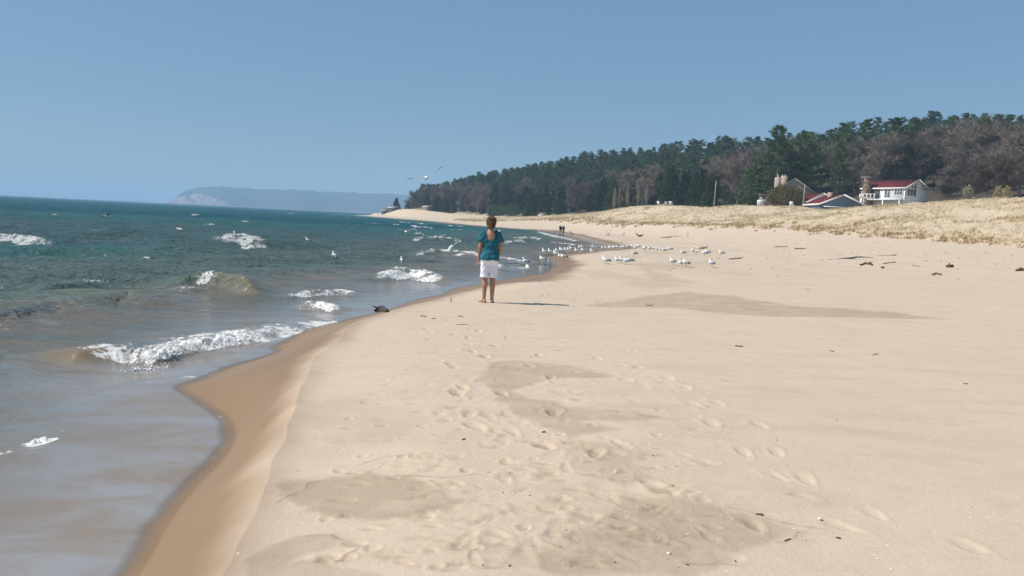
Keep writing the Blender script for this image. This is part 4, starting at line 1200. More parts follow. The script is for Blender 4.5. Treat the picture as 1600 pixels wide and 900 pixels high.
def flyer():
    def fn(X, Y, Z):
        d = ell(X, Y, Z, (0, 0, 0), (.19, .062, .060)); d = smin(d, cap(X, Y, Z, (.12, 0, .01), (.19, 0, .022), .045, .036), .03)
        d = smin(d, ell(X, Y, Z, (.20, 0, .024), (.045, .036, .036)), .02)
        return smin(d, np.maximum(cap(X, Y, Z, (-.14, 0, 0), (-.28, 0, .0), .04, .06), np.abs(Z) - .012), .02)
    return surface_nets(fn, (-.36, -.11, -.1), (.28, .11, .1), .0125)
FB = mesh_np('flying_gull_body', *flyer(), M_GULL)
b = Soup(); b.add(*cone((.235, 0, .02), (.295, 0, .008), .011)); FK = b.mesh('flying_gull_beak', M_BEAK)
M_DKG = mat('gull_dark_wing', (.075, .072, .075), .8, .2)
def fly(u, v, y, rz, pitch, roll, L, R, label, k=1.0):
    x, _, z = at_y(u, v, y)
    o = thing('gull', label, 'gull', (x, y, z), rz, 'gulls flying or floating over the water', k)
    o.rotation_euler = (roll, pitch, rz)
    link('body', FB, o); link('beak', FK, o)
    for sy, q in ((1, L), (-1, R)):
        wm = fly_wing(sy, *q)
        if 'dark' in label or 'wide' in label: wm.materials[0] = M_DKG; wm.materials[1] = M_DKG
        link('wing', wm, o)
    return o
R_ = math.radians
fly(666, 278, 33, R_(-70), 0, R_(10), (.16, .16, .05), (.02, .02, .10), 'gull gliding across the sky above the left end of the wood', 1.25)
fly(167, 337.5, 60, R_(-120), 0, R_(14), (.10, .02, .05), (.10, -.05, .06), 'white gull gliding low over the dark water at the far left', 1.15)
fly(279, 357.5, 45, R_(150), 0, R_(-25), (.18, .12, .08), (.18, .15, .05), 'dark winged gull banking over the water below the headland bluff', .95)
fly(634, 362, 38, R_(100), 0, 0, (.10, .03, .08), (.12, .10, .08), 'gull flying low over the waves, leftmost of the four left of the woman', 1.0)
fly(654, 365, 40, R_(60), 0, R_(20), (.14, -.10, .08), (.10, -.12, .08), 'small dim gull flying low, second of the four left of the woman', .9)
fly(680, 371, 34, R_(95), 0, R_(-4), (.06, .02, .05), (.07, .06, .05), 'white gull with level spread wings left of the woman', 1.1)
fly(704, 387, 27, R_(80), R_(-15), 0, (.26, .20, .1), (.24, .20, .1), 'gull with both wings raised, landing on foam left of the woman', .9)
fly(780, 361, 60, R_(100), 0, R_(8), (.02, -.1, .1), (.14, .10, .05), 'dark winged gull half hidden behind the woman right shoulder', 1.15)
fly(823, 395, 62, R_(140), 0, R_(-20), (.02, -.05, .1), (.16, .14, .05), 'dark gull taking off with one raised wing right of the woman', .95)
fly(824, 417, 22.5, R_(90), 0, 0, (.09, -.04, .05), (.09, -.01, .05), 'large gull with wings spread wide just above the shallows right of the woman', 1.05)
M_FW = [mat('folded_grey', (.27, .28, .30), .8, .2)]
def float_gull(u, v, lab, rz, k=1.0):
    x, y, z = at_z(u, v, .08)
    o = thing('gull', lab, 'gull', (x, y, z - .14*k), rz, 'gulls flying or floating over the water', k)
    link('body', G_B[0], o); link('beak', G_K[0], o)
    for q in (0, 1): link('wing', G_W[q], o)
float_gull(482, 377, 'gull sitting on the water halfway between headland and woman', R_(175), 1.15)
float_gull(522, 402, 'white gull floating on the dark water in mid lake, nearer than the first', R_(120), 1.15)
float_gull(627, 410, 'gull floating just behind the breaking wave left of the woman', R_(100), 1.05)
float_gull(366, 365, 'tiny white gull floating behind the left whitecap', R_(120), .9)
float_gull(822, 410, 'gull sitting in the shallows just above the wide winged gull', R_(170), 1.05)
# ------------------------------------------------------------------ houses
def box(s_, x0, x1, y0, y1, z0, z1):
    v = np.array([(x, y, z) for z in (z0, z1) for y in (y0, y1) for x in (x0, x1)], float)
    s_.add(v, np.array([(0,2,3,1),(4,5,7,6),(0,1,5,4),(2,6,7,3),(0,4,6,2),(1,3,7,5)]))
def part(name, m, parent, *boxes):
    s_ = Soup()
    for b in boxes: box(s_, *b)
    return link(name, s_.mesh(name, m, False), parent)
def siding(name, base, line, scale):
    s = NT(name)
    wv = s.n.new('ShaderNodeTexWave'); wv.wave_type = 'BANDS'; wv.bands_direction = 'Z'; wv.wave_profile = 'SAW'
    wv.inputs['Scale'].default_value = scale; wv.inputs['Distortion'].default_value = .15
    s.l.new(s.tc.outputs['Object'], wv.inputs[0])
    nn = s.noise(1.3, 5)
    c = s.mix(s.rng(nn, .3, .7, 0, .6), base, line)
    c = s.mix(s.rng(wv.outputs['Fac'], .85, 1, 0, .7), c, line)
    s.put(s.b.inputs['Base Color'], c); s.b.inputs['Roughness'].default_value = .8
    s.l.new(s.bump(wv.outputs['Fac'], .5, .02), s.b.inputs['Normal'])
    return s.m
M_WSIDE = siding('white_siding', (.82, .82, .81), (.68, .69, .68), 1.6)
M_GSIDE = siding('blue_grey_siding', (.16, .21, .27), (.11, .15, .20), 1.6)
M_SHING = siding('weathered_shingle', (.42, .375, .31), (.24, .215, .18), 1.2)
M_TRIM = mat('white_trim', (.80, .80, .79), .6, .3, noise=(1.5, .3, (.70, .70, .68)))
M_RED = mat('red_shingles', (.155, .030, .030), .85, .1, noise=(3.5, .8, (.11, .024, .027)), bump=(9, .5, .03))
M_GROOF = mat('grey_roof', (.16, .145, .13), .9, .1, noise=(3, .8, (.24, .22, .18)))
M_STONE = mat('chimney_stone', (.36, .27, .20), .9, .1, noise=(2.2, 1.0, (.10, .075, .06)), bump=(3, .8, .08))
M_BRICK = mat('tan_brick', (.46, .35, .28), .9, .1, noise=(3, .7, (.36, .27, .21)))
M_GLASS = mat('window_glass', (.05, .055, .06), .08, .6, noise=(.8, .9, (.16, .165, .17)))
M_DARK = mat('dark_wood_and_shade', (.12, .105, .095), .9, .1, noise=(1.5, .6, (.08, .07, .06)))  # dark wood of huts and posts, also the porch's painted shade
M_WOOD = mat('grey_wood', (.30, .265, .23), .9, .1, noise=(3, .7, (.20, .18, .16)))
M_POST = mat('pole_wood', (.33, .29, .245), .9, .1, noise=(2, .6, (.30, .27, .23)))

def gable_house(name, label, u, y, z0, ze, zr, L, Wd, rz, m_wall, m_roof, cat='house', over=.28):
    """long front wall on local y = 0 from x = -L to 0; gable end wall on x = 0 from y = 0 to Wd; corner at the origin"""
    x, _, _ = at_y(u, 320, y)
    o = thing(name, label, cat, (x, y, z0), rz)
    e, r = ze - z0, zr - z0
    v = np.array([(-L,0,-1.5),(0,0,-1.5),(0,Wd,-1.5),(-L,Wd,-1.5),(-L,0,e),(0,0,e),(0,Wd,e),(-L,Wd,e),(-L,Wd/2,r),(0,Wd/2,r)], float)
    tri = [(1,2,6),(1,6,9),(1,9,5),(0,4,8),(0,8,7),(0,7,3),(0,1,5),(0,5,4),(2,3,7),(2,7,6)]
    link('wall', mesh_np('wall', v, np.array(tri), m_wall, False), o)
    sl = (r - e)/(Wd/2); t = .16
    def roof_plane(y0, y1, z0_, z1_):
        p = [(-L-over, y0, z0_), (over, y0, z0_), (over, y1, z1_), (-L-over, y1, z1_)]
        v = np.array([(a, b, c + .03) for a, b, c in p] + [(a, b, c + .03 + t) for a, b, c in p])
        return v, np.array([(0,3,2,1),(4,5,6,7),(0,1,5,4),(1,2,6,5),(2,3,7,6),(3,0,4,7)])
    s_ = Soup(); s_.add(*roof_plane(-over, Wd/2, e - sl*over, r)); s_.add(*roof_plane(Wd + over, Wd/2, e - sl*over, r))
    rf = link('roof', s_.mesh('roof', m_roof, False), o)
    s_ = Soup()
    for ya, za, yb, zb in ((-over, e - sl*over, Wd/2, r), (Wd + over, e - sl*over, Wd/2, r)):      # white rakes
        for xx in (over + .003, -L - over - .083):
            p = [(xx, ya, za - .14), (xx, yb, zb - .14), (xx, yb, zb + .16), (xx, ya, za + .16)]
            v = np.array(p + [(a + .08, b, c) for a, b, c in p])
            s_.add(v, np.array([(0,3,2,1),(4,5,6,7),(0,1,5,4),(1,2,6,5),(2,3,7,6),(3,0,4,7)]))
    box(s_, -L - over, over, -over - .06, -over - .003, e - sl*over - .16, e - sl*over + .16)       # white eave board
    link('fascia', s_.mesh('fascia', M_TRIM, False), o)
    return o, e, r
def win_front(o, x0, x1, z0, z1, n=2, y=0.0, bars=0):
    f = Soup(); p = Soup(); t = .10
    box(f, x0, x1, y - .07, y - .004, z0, z0 + t); box(f, x0, x1, y - .07, y - .004, z1 - t, z1)
    w_ = (x1 - x0 - t)/n
    for i in range(n + 1): box(f, x0 + i*w_, x0 + i*w_ + t, y - .068, y - .004, z0 + t, z1 - t)
    for k in range(bars):
        zz = z0 + (z1 - z0)*(k + 1)/(bars + 1)*.62
        box(f, x0 + t, x1 - t, y - .066, y - .004, zz - .03, zz + .03)
    box(p, x0 + t, x1 - t, y - .03, y - .006, z0 + t, z1 - t)
    q = link('window', f.mesh('window', M_TRIM, False), o); link('pane', p.mesh('pane', M_GLASS, False), q)
def win_gable(o, y0, y1, z0, z1, n=2):
    f = Soup(); p = Soup(); t = .10
    box(f, .004, .07, y0, y1, z0, z0 + t); box(f, .004, .07, y0, y1, z1 - t, z1)
    w_ = (y1 - y0 - t)/n
    for i in range(n + 1): box(f, .004, .068, y0 + i*w_, y0 + i*w_ + t, z0 + t, z1 - t)
    box(p, .006, .03, y0 + t, y1 - t, z0 + t, z1 - t)
    q = link('window', f.mesh('window', M_TRIM, False), o); link('pane', p.mesh('pane', M_GLASS, False), q)

# white house on the dune
o, e, r = gable_house('white_house', 'two storey white house with red roof and stone chimney', 1412, 152, 7.2, 12.65, 14.35, 10.3, 7.2, math.radians(-64.7), M_WSIDE, M_RED)
UP = 3.15                                                  # upper floor level above the house base
win_front(o, -4.7, -3.3, UP + .3, e - .35, 2, bars=1)     # french doors
win_front(o, -2.4, -.5, UP + .8, e - .4, 3)
win_front(o, -10.1, -9.1, UP + .85, e - .3, 2)
win_front(o, -10.15, -9.25, .5, 1.5, 1, bars=1)
win_gable(o, .6, 3.4, UP + .65, e - .15, 3); win_gable(o, 1.7, 3.4, e - .1, e + .55, 2); win_gable(o, 2.6, 3.4, e + .6, e + 1.05, 1)
win_gable(o, 4.5, 6.4, e - .25, e + .25, 2); win_gable(o, 4.6, 5.5, e + .3, e + .7, 1); win_gable(o, 1.7, 3.0, 1.0, 2.0, 2)
for b_ in ((-.14, .05, -.05, -.003, 0, e - .35), (-10.35, -10.15, -.05, -.003, 0, e - .35), (-5.75, -5.55, -.05, -.003, UP, e - .35)): part('corner_board', M_TRIM, o, b_)
part('belt_board', M_TRIM, o, (.003, .06, .2, 7.2, UP - .18, UP + .08))
part('recess_shade', M_DARK, o, (-8.1, -5.8, -.04, -.004, UP + .1, e - .32))  # flat dark sheet, paints the shade of a set-back porch
part('under_deck', M_WSIDE, o, (-8.2, -.4, -.04, -.004, .1, UP - .35))
part('deck', M_TRIM, o, (-8.2, -.1, -1.2, -.06, UP - .3, UP - .02), (-8.2, -8.0, -1.15, -1.0, -.5, UP - .303), (-4.2, -4.0, -1.15, -1.0, -.5, UP - .303), (-.35, -.15, -1.15, -1.0, -.5, UP - .303))
rl = Soup(); box(rl, -9.4, -5.7, -1.78, -1.68, UP + .9, UP + 1.02); box(rl, -9.4, -5.7, -1.78, -1.68, UP + .08, UP + .2)
for k in range(5): box(rl, -9.4 + k*.9, -9.22 + k*.9, -1.79, -1.67, UP + .0, UP + .9)
for k in range(2): box(rl, -9.2 + k*.45, -9.1 + k*.45, -1.76, -1.70, UP + .2, UP + .9)
link('railing', rl.mesh('railing', M_TRIM, False), o)
part('lower_porch', M_WSIDE, o, (-9.2, -8.25, -1.7, -.06, -.5, UP - .02))
dr = part('door', M_TRIM, o, (-9.1, -8.4, -1.76, -1.705, .05, 2.2)); part('handle', M_DARK, dr, (-8.55, -8.48, -1.80, -1.765, 1.0, 1.25))
ch = Soup()
v, q = tube([(-8.55, -.75, -.8), (-8.55, -.75, UP), (-8.55, -.75, e + .4), (-8.55, -.75, r + .35)], [1.3, 1.15, .98, .92], 4)
ch.add(v, q); ck = link('chimney', ch.mesh('chimney', M_STONE, False), o)
part('cap', M_WOOD, ck, (-9.45, -7.65, -1.65, .15, r + .36, r + .62))
# blue grey house
o, e, r = gable_house('low_house', 'low blue grey house with red roof half hidden by the dune', 1281, 142, 5.0, 8.15, 10.0, 7.5, 8.6, math.radians(-90), M_GSIDE, M_RED)
win_gable(o, .9, 3.3, 1.1, 2.1, 3); win_gable(o, 3.5, 4.7, 1.1, 2.1, 2)
part('awning', M_TRIM, o, (.08, 1.1, .6, 4.6, 2.55, 2.72))
s_ = Soup(); v = np.array([(.1,5.2,2.5),(2.6,5.2,1.6),(2.6,9.6,1.6),(.1,9.6,2.5),(.1,5.2,2.65),(2.6,5.2,1.75),(2.6,9.6,1.75),(.1,9.6,2.65)])
s_.add(v, np.array([(0,3,2,1),(4,5,6,7),(0,1,5,4),(1,2,6,5),(2,3,7,6),(3,0,4,7)])); link('porch_roof', s_.mesh('porch_roof', M_RED, False), o)
part('post', M_TRIM, o, (2.4, 2.55, 5.4, 5.55, -.5, 1.6), (2.4, 2.55, 9.2, 9.35, -.5, 1.6))
part('chimney', M_BRICK, o, (-4.2, -3.5, 3.0, 3.8, e, r + .55))
# small grey gable behind it
o, e, r = gable_house('small_house', 'small pale grey gabled house with red roof behind the low house', 1263, 160, 6.0, 9.3, 11.1, 7, 6.2, math.radians(-84), M_WSIDE, M_RED)
win_gable(o, 2.4, 3.8, 2.6, 3.5, 2)
# shingled house with the big chimney
o, e, r = gable_house('shingled_house', 'weathered shingle house with a steep gable and broad tan chimney', 1202, 170, 6.5, 11.0, 14.5, 10, 10.2, math.radians(-104), M_SHING, M_GROOF)
win_gable(o, 6.2, 7.2, 1.6, 2.8, 1); win_gable(o, 4.2, 5.6, 4.2, 5.6, 2)
for f_ in [c for c in o.children if c.name.startswith('fascia')]: f_.data.materials[0] = M_WOOD
ck = part('chimney', M_BRICK, o, (-2.2, -.7, .9, 2.15, e - .8, 8.3), (-2.25, -.65, 2.2, 3.5, e - .8, 8.6))
for yy in (1.5, 2.5, 3.1):
    s_ = Soup(); s_.add(*tube([(-1.45, yy, 8.3), (-1.45, yy, 8.95)], [.12, .09], 8)); link('chimney_pot', s_.mesh('chimney_pot', M_TRIM), ck)
part('side_wing', M_WOOD, o, (-6, -1.5, -1.9, -.05, -.5, 4.2)); part('wing_roof', M_GROOF, o, (-6.3, -1.2, -2.2, -.05, 4.21, 4.4))
part('balcony', M_TRIM, o, (-1.4, -.2, -2.6, -1.2, 2.0, 2.16), (-1.4, -1.32, -2.6, -1.2, 2.16, 3.0), (-.28, -.2, -2.6, -1.2, 2.16, 3.0), (-.35, -.22, -2.6, -2.47, -.4, 2.0), (-.35, -.22, -1.35, -1.22, -.4, 2.0), (-1.3, -.3, -2.6, -2.5, 2.7, 3.0))
# far left end
o, e, r = gable_house('far_cottage', 'tiny pale cottage on the far dune at the left end of the wood', 668, 436, 6.2, 7.4, 8.2, 5.5, 4, math.radians(-50), M_WOOD, M_WOOD)
win_gable(o, 1.5, 2.6, .4, 1.1, 1)
o, e, r = gable_house('far_hut', 'dark low hut on the sandy tip of the far dune', 603, 496, 2.8, 4.6, 5.6, 5, 4, math.radians(-45), M_DARK, M_GROOF)
win_gable(o, 1.2, 2.2, .6, 1.2, 1)
o, e, r = gable_house('far_shed', 'dark shed under the lone pointed tree at the left end of the wood', 616, 488, 4.6, 6.4, 7.4, 6, 4, math.radians(-40), M_DARK, M_WOOD)
win_gable(o, 1.2, 2.2, .6, 1.2, 1)
plant_at('cedar', 619, 330, 308, 494, 'lone pointed tree beside the dark shed at the left end of the wood', None, 1.3)
o, e, r = gable_house('far_cabin', 'white roofed cabin glimpsed between the dark cedars', 848, 300, 3.9, 4.9, 5.6, 1.8, 1.8, math.radians(-50), M_WOOD, M_GROOF)
win_gable(o, 1.4, 2.4, .4, .9, 1)

# poles, posts, chairs
def pole(name, u0, v0, u1, v1, y, r0, r1, label, m, cross=False):
    a = at_y(u0, v0, y); b = at_y(u1, v1, y); z = H1(a[0], a[1])
    o = thing(name, label, 'pole' if cross else 'post', (a[0], a[1], z))
    top = (b[0]-a[0], 0, b[2]-z)
    s_ = Soup(); s_.add(*tube([(0, 0, -.5), (top[0]*.5, 0, top[2]*.5), top, (top[0], 0, top[2] + .02)], [r0, (r0+r1)/2, r1, r1*.3], 8))
    link('pole', s_.mesh('pole', m), o)
    if cross:
        s_ = Soup(); s_.add(*tube([(top[0], 0, top[2]*.97 - .06), (top[0], -.12, top[2]*.97), (top[0], -.12, top[2]*.97 + .25)], [.05, .05, .035], 6))
        link('insulator', s_.mesh('insulator', M_TRIM), o)
pole('utility_pole', 1115.5, 326, 1119, 283, 178, .15, .11, 'bare leaning wooden pole standing alone on the dune before the wood', M_POST, True)
pole('utility_pole', 1254.5, 327, 1258, 289, 152, .16, .12, 'pale wooden pole between the olive bush and the low house', M_POST, True)
for u0, v0, v1, y, lab in [(974.5, 349, 342, 178, 'left of two thin dark posts on the dune foot'), (988, 345, 337, 184, 'right, taller of two thin dark posts on the dune foot'),
                           (1098, 326, 319, 170, 'short dark post on the dune left of the leaning pole')]:
    pole('fence_post', u0, v0, u0 + .4, v1, y, .07, .06, lab, M_DARK)
def chair(u, v, y, rz, label, m, k=1.0):
    x, _, _ = at_y(u, v, y); z = H1(x, y) + .12
    o = thing('beach_chair', label, 'chair', (x, y, z), rz, None, k)
    part('seat', m, o, (-.32, .32, -.3, .3, .30, .36)); bk = part('backrest', m, o, (-.32, .32, .0, .06, 0, .85)); bk.location = (0, .3, .3); bk.rotation_euler = (-.35, 0, 0)
    for sx in (-1, 1):
        part('armrest', m, o, (sx*.38 - .07, sx*.38 + .07, -.38, .36, .54, .58))
        for yy in (-.30, .28): part('leg', m, o, (sx*.36 - .03, sx*.36 + .03, yy - .05, yy + .05, -.4, .537))
M_CHAIR = mat('chair_white', (.78, .77, .75), .7, .25)
chair(1237, 322, 146, 2.6, 'white wooden beach chair in front of the olive bush', M_CHAIR, 1.05)
chair(1031, 319, 196, 2.2, 'leftmost white chair on the dune below the dark evergreen bushes', M_CHAIR, 1.2)
chair(1039, 319, 197, 3.4, 'middle white chair on the dune below the dark evergreen bushes', M_CHAIR, 1.2)
chair(1048, 317, 197, 2.9, 'rightmost, tallest white chair on the dune below the dark evergreen bushes', M_CHAIR, 1.35)

# ------------------------------------------------------------------ driftwood
M_DRIFT = mat('grey_driftwood', (.30, .255, .205), .95, .08, noise=(7, .9, (.19, .15, .115)), bump=(14, .8, .02))
M_PALE = mat('bleached_driftwood', (.58, .50, .40), .95, .08, noise=(6, .8, (.44, .36, .28)), bump=(14, .7, .02))
M_BROWN = mat('brown_driftwood', (.16, .095, .05), .95, .08, noise=(9, .9, (.09, .055, .03)), bump=(14, .8, .02))
M_WETW = mat('wet_dark_wood', (.03, .02, .014), .45, .4, noise=(9, .8, (.06, .04, .025)), bump=(20, .6, .02))
def wood(pts, rads, label, m, name='driftwood_log', cat='driftwood', stubs=(), sides=9, lift=.6, group=None, wob=.12):
    """a log lying along the ground through points seen at (u, v)"""
    P = np.array([hit(*p) for p in pts]); n = 14
    d = np.r_[0, np.cumsum(np.linalg.norm(np.diff(P, axis=0), axis=1))]
    t = np.linspace(0, d[-1], n)
    path = np.c_[[np.interp(t, d, P[:, k]) for k in range(3)]].T
    rad = np.interp(t, d, rads)
    rs = np.random.RandomState(int(pts[0][0]*7) % 9999)
    path[:, 2] += rad*lift + rs.normal(0, wob, n)*rad
    path[:, :2] += rs.normal(0, wob, (n, 2))*rad[:, None]*1.5
    c = path[0].copy(); path -= c
    r2 = rad*rs.uniform(.8, 1.2, n); r2[0] *= .55; r2[-1] *= .45
    s_ = Soup(); v, q = tube(path, r2, sides)
    v += rs.normal(0, .07, v.shape)*np.repeat(rad, sides)[:, None]
    s_.add(v, q)
    for k, (tt, dx, dy, dz, rr) in enumerate(stubs):
        b = path[min(n - 1, int(tt*n))]
        s_.add(*tube([b, b + np.array([dx, dy, dz])*.55, b + np.array([dx, dy, dz])], [rr, rr*.75, rr*.3], 6))
    o = link(name, s_.mesh(name, m), None, tuple(c)); tag(o, label, cat, group)
DG = 'driftwood along the upper beach'
wood([(1294,406),(1330,404),(1345,402),(1365,403)], [.025,.06,.055,.03], 'long grey wavy driftwood log, the largest on the upper beach', M_DRIFT, stubs=[(.55,.2,.1,.14,.05)], group=DG)
wood([(1370,400),(1390,400),(1400,399.5)], [.02,.03,.07], 'club ended driftwood log just right of the long wavy one', M_DRIFT, group=DG)
wood([(1210,386.5),(1232,386),(1244,387)], [.10,.09,.05], 'straight bleached white log lying below the dune foot', M_PALE, group=DG)
wood([(1241,389.5),(1259,389)], [.07,.06], 'short dark stick touching the right end of the bleached log', M_DRIFT, 'driftwood_stick', group=DG)
wood([(1083,386),(1093,389),(1104,388)], [.12,.13,.12], 'whitened driftwood log with raised knobs at both ends', M_PALE, stubs=[(0,-.05,0,.3,.1),(.97,.05,0,.25,.1)], group=DG)
wood([(1032,371),(1042,371.5),(1050,370)], [.05,.10,.05], 'dark flat log at the left of the pale branch', M_BROWN, group=DG)
wood([(1050,370),(1062,369),(1076,369)], [.08,.06,.05], 'pale branch with an upright dark end behind the gull row', M_PALE, stubs=[(.9,.05,0,.6,.1)], group=DG)
wood([(995,367),(999,369.5),(1003,368)], [.12,.14,.12], 'dark cup shaped piece of driftwood behind the gull row', M_BROWN, stubs=[(0,-.2,0,.3,.09),(.95,.15,0,.22,.08)], group=DG)
wood([(960,367),(968,367),(974.5,367)], [.10,.12,.14], 'pale log with a dark upturned right end behind the gull row', M_PALE, stubs=[(.97,0,0,.5,.13)], group=DG)
wood([(948,368),(952,367)], [.08,.08], 'pale branching stump standing up behind the gull row', M_PALE, 'driftwood_stump', stubs=[(.2,-.3,0,1.0,.07),(.8,.3,0,1.1,.07),(.5,.0,0,.6,.06)], group=DG)
wood([(889,360.5),(897,367)], [.06,.05], 'thin stick lying aslant right of the far couple', M_BROWN, 'driftwood_stick', group=DG)
wood([(1478,417),(1484,417.5),(1489,417)], [.07,.085,.07], 'dark brown chunk of stump with a short branch stub', M_BROWN, 'driftwood_stump', stubs=[(.4,.0,0,.2,.035)], group=DG)
wood([(1588,424),(1596,423.5),(1606,424.5)], [.05,.11,.07], 'dark low lump of driftwood at the right edge of view', M_BROWN, group=DG)
for k, (a, b) in enumerate([((1344,415),(1354,412)),((1350,413),(1363,414)),((1357,411),(1362,415))]):
    wood([a, b], [.05,.06], ['lower left stick of the small brown heap below the long log', 'longest stick of the small brown heap below the long log', 'short upright stick of the small brown heap below the long log'][k], M_BROWN, 'driftwood_stick', stubs=[(.5,.1,0,.15,.03)], group=DG)
wood([(1456,430.5),(1463,428.5),(1471,430.5)], [.03,.035,.03], 'thin arched stick below the dark stump', M_BROWN, 'driftwood_stick', group=DG, lift=1.5)
wood([(1380,412),(1400,410)], [.025,.03], 'thin brown twig right of the small brown heap', M_BROWN, 'driftwood_stick', group=DG)
wood([(1425,415),(1438,417)], [.03,.03], 'thin twig left of the dark stump', M_DRIFT, 'driftwood_stick', group=DG)
wood([(1138,405),(1158,404)], [.03,.05], 'low dark forked stick right of the whitened log', M_DRIFT, 'driftwood_stick', stubs=[(.6,.5,.1,.1,.03)], group=DG)
wood([(1142,396),(1177,397)], [.04,.045], 'long thin pale pole half buried below the bleached log', M_PALE, 'driftwood_stick', group=DG)
wood([(1307,333),(1320,334.5),(1332,336)], [.12,.10,.08], 'grey plank like log lying on the dune below the low house', M_DRIFT, group=DG)
wood([(1378,419),(1381,419)], [.06,.05], 'small brown knot of wood below the heap', M_BROWN, 'driftwood_stick', group=DG)
wood([(586,489),(594,487),(605,489)], [.05,.075,.04], 'wet black log stranded at the water edge left of the woman', M_WETW, stubs=[(.3,-.2,.0,.06,.03)], lift=.9)
SG = 'twigs and bits lying on the open sand'
for (a, b, r_, lab, m) in [((1148,541),(1161,542),.022,'short curved brown twig on the smooth sand below the damp strip',M_BROWN),((1296,548),(1303,550),.015,'small dark twig right of the curved brown twig',M_BROWN),
    ((1362,555),(1372,553),.012,'thin pale brown twig on the smooth right sand',M_BROWN),((1505,600),(1512,601),.02,'lone dark chip of wood far right on smooth sand',M_BROWN),((925,629),(951,638),.006,'thin straight stick near the middle damp patch',M_BROWN),
    ((1181,805),(1193,806),.018,'dark brown wood chip at the edge of the lower damp patch',M_BROWN),((1306,840),(1314,842),.010,'small dark chip on the sand right of the damp patch',M_BROWN),((1226,846),(1236,843),.012,'dark bark bit on the right tip of the lower damp patch',M_BROWN),
    ((705,473),(704.4,466),.02,'short stick poking from the sand left of the woman',M_BROWN),((657,494),(666,495),.022,'dark flat bark piece left below the woman',M_BROWN),((674,498.5),(681,498),.016,'smaller dark bark piece below the first',M_BROWN),
    ((716,494),(723,495),.02,'dark bark bit between the bark pieces and the woman',M_BROWN),((712,508),(731,507),.015,'thin twig with an upright spur below the woman',M_BROWN),((722,688),(727,686),.014,'dark crumb of bark in the left footprints',M_BROWN),
    ((847,676),(852,675),.014,'dark pebble like chip near the middle footprints',M_BROWN),((1258,452),(1266,453),.02,'dark twig above the long damp strip',M_BROWN),((1008,477),(1020,478),.02,'short dark twig at the left end of the damp strip',M_BROWN)]:
    wood([a, b], [r_*.32, r_*.36], lab, m, 'twig', 'twig', sides=6, group=SG, lift=.9)
def pebble(u, v, r, label, m):
    p = hit(u, v); rs = np.random.RandomState(int(u))
    def fn(X, Y, Z): return ell(X, Y, Z, (0, 0, 0), (r, r*.8, r*.6)) + .1*r*np.sin(X/r*3 + 1)*np.sin(Y/r*4)
    o = link('stone', mesh_np('stone', *surface_nets(fn, (-r*1.5,)*3, (r*1.5,)*3, r/4), m), None, (p[0], p[1], p[2] + r*.35)); tag(o, label, 'stone', 'stones on the open sand')
M_STN = mat('white_stone', (.75, .71, .64), .8, .2, noise=(20, .5, (.5, .45, .4))); M_STD = mat('dark_stone', (.13, .11, .10), .7, .3)
pebble(1281, 812, .014, 'white stone on the sand right of the lower damp patch', M_STN)
pebble(1279, 810.5, .009, 'dark pebble leaning on the white stone', M_STD)
pebble(962, 739, .011, 'pale stone among the right footprints', M_STN); pebble(1045, 866, .011, 'pale broken stone on the lower damp patch', M_STN)
pebble(1074, 884, .009, 'dark pebble at the bottom of the lower damp patch', M_STD); pebble(373, 867, .012, 'white pebble on the crest of the swash bank', M_STN)
# broken shell and bark litter: far too many to count
def litter(name, label, n, m, size, gen, seed):
    rs = np.random.RandomState(seed); s_ = Soup()
    for k in range(n):
        u, v = gen(rs)
        p = hit(u, v, 200)
        if p is None or p[2] < .3: continue
        r = size*rs.uniform(.5, 1.4)*(1 + p[1]*.03)
        a = rs.uniform(0, 6.28, 6).cumsum()*.0 + np.linspace(0, 6.28, 7)[:6] + rs.normal(0, .25, 6)
        ring = np.c_[np.cos(a)*r, np.sin(a)*r*rs.uniform(.4, 1), rs.uniform(0, .3, 6)*r]
        ang = rs.uniform(0, 6.28); ca, sa = math.cos(ang), math.sin(ang)
        ring[:, :2] = ring[:, :2] @ np.array([[ca, sa], [-sa, ca]])
        vv = np.r_[ring, [[0, 0, r*.7]]] + np.array(p)
        s_.add(vv, np.array([(i, (i+1) % 6, 6) for i in range(6)]))
    o = link(name, s_.mesh(name, m, False)); tag(o, label, 'litter', None, 'stuff')
M_SHELL = mat('shell_white', (.86, .83, .78), .6, .3)
litter('shell_bits', 'tiny white shell fragments scattered over the sand', 230, M_SHELL, .0042, lambda rs: (rs.uniform(700, 1600), rs.uniform(430, 900)), 1)
def gsh(rs):
    k = rs.randint(0, 4); c = [(1050,750,90,25),(1100,850,70,30),(900,600,90,30),(1180,800,60,30)][k]
    return rs.normal(c[0], c[2]), rs.normal(c[1], c[3])
litter('shell_litter', 'white shell crumbs strewn along the damp patches', 110, M_SHELL, .004, gsh, 2)
litter('bark_bits', 'dark crumbs of bark and reed along the wrack line', 170, M_BROWN, .022, lambda rs: (rs.uniform(1000, 1600), rs.normal(398, 10) + 12*rs.rand()), 3)
litter('bark_crumbs', 'dark specks of bark scattered over the near sand', 90, M_BROWN, .006, lambda rs: (rs.normal(950, 220), rs.uniform(480, 890)), 4)
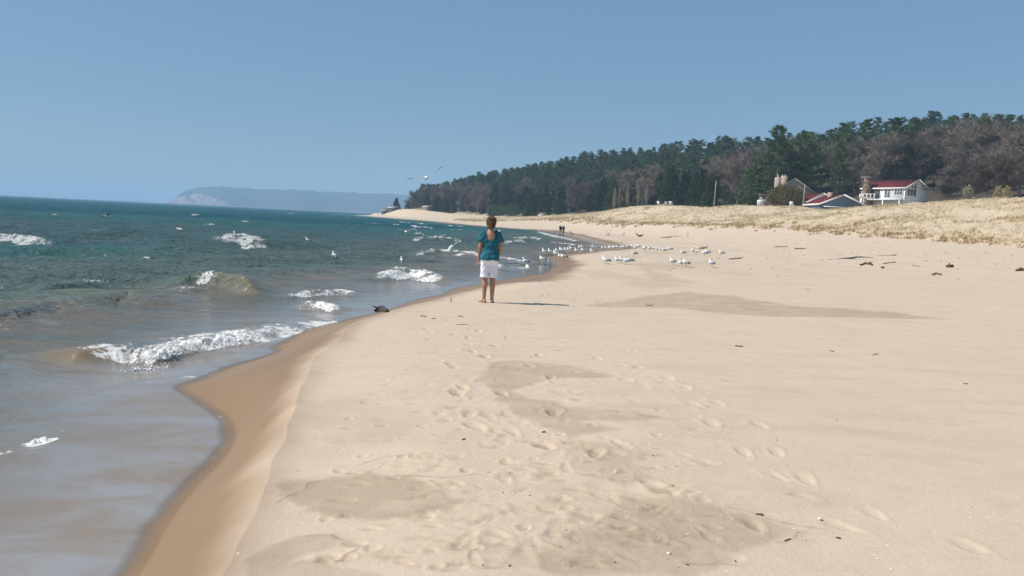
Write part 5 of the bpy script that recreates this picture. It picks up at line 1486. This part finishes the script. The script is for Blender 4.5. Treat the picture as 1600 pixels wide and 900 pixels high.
# ------------------------------------------------------------------ far shore and air
def headland():
    Y0 = 3600.0
    us = np.linspace(262, 700, 160)
    top_u = [262,272,282,290,310,330,350,370,400,430,470,500,520,560,600,640,700]
    top_v = [316,310,301,296,291.5,289.5,290,292,294,293.5,295,298,297.5,299,301,302,303]
    nv = 26
    V = []
    rs = np.random.RandomState(2)
    for i, u in enumerate(us):
        x, _, zt = at_y(u, float(np.interp(u, top_u, top_v)), Y0)
        zt = max(zt, 2) + rs.normal(0, 1.6)
        for j in range(nv):
            t = j/(nv - 1)
            prof = min(1, (t/.55))**.8 if t < .55 else 1 - ((t - .55)/.45)**2*.9
            y = Y0 - 170 + 700*t + 40*math.sin(u*.05)
            V.append((x*y/Y0, y, -2 + (zt + 2)*prof + (fbm(np.array([x*.01]), np.array([y*.01]), 4, 9)[0]*9 if 0 < j < nv-1 else 0)*min(1, zt/30)))
    idx = np.arange(len(us)*nv).reshape(len(us), nv)
    q = np.stack([idx[:-1, :-1], idx[1:, :-1], idx[1:, 1:], idx[:-1, 1:]], -1).reshape(-1, 4)
    V = np.array(V)
    s = NT('far_hills')
    bl, _, _, _ = s.attr('bluff')
    c = s.mix(s.noise(.02, 5), (.05, .06, .05), (.09, .08, .06))
    c = s.mix(bl, c, (.36, .27, .215))
    s.put(s.b.inputs['Base Color'], c); s.b.inputs['Roughness'].default_value = 1
    s.b.inputs['Specular IOR Level'].default_value = 0
    me = mesh_np('hills', V, q, s.m)
    u_ = np.repeat(us, nv); hgt = V[:, 2]
    zlim = np.interp(u_, [262, 275, 290, 312, 330, 345, 356, 362], [20, 30, 42, 55, 38, 27, 22, 0]) + 10*fbm(u_*.12, hgt*.05, 3, 8)
    b = ((hgt < zlim) & (hgt > 3) & (V[:, 1] < Y0 + 260)).astype(float)
    b *= 1 - sstep(.15, .35, np.abs(fbm(u_*.09 + hgt*.03, hgt*.02, 2, 12)))*.8
    b = np.maximum(b, ((hgt < 5) & (u_ > 356)).astype(float)*.35)
    add_attr(me, 'bluff', np.stack([b, b, b, b], -1))
    o = link('hills', me); o['kind'] = 'structure'
headland()
def haze():
    x0, x1, y0, y1, z0, z1 = -6500, 6500, -500, 9600, -6, 128
    v = [(x, y, z) for z in (z0, z1) for y in (y0, y1) for x in (x0, x1)]
    f = [(0,2,3,1),(4,5,7,6),(0,1,5,4),(2,6,7,3),(0,4,6,2),(1,3,7,5)]
    m = bpy.data.materials.new('haze'); m.use_nodes = True
    n = m.node_tree.nodes; l = m.node_tree.links
    n.remove(n['Principled BSDF'])
    pv = n.new('ShaderNodeVolumePrincipled')
    pv.inputs['Color'].default_value = (.52, .76, 1.0, 1)
    pv.inputs['Density'].default_value = HAZE_D
    pv.inputs['Anisotropy'].default_value = 0.0
    l.new(pv.outputs[0], n['Material Output'].inputs['Volume'])
    o = link('haze', mesh_np('haze', v, f, m, False)); o['kind'] = 'stuff'
    tag(o, 'thin blue summer haze over the lake and the far shore', 'haze', None, 'stuff')
HAZE_D = 0.00030
haze()
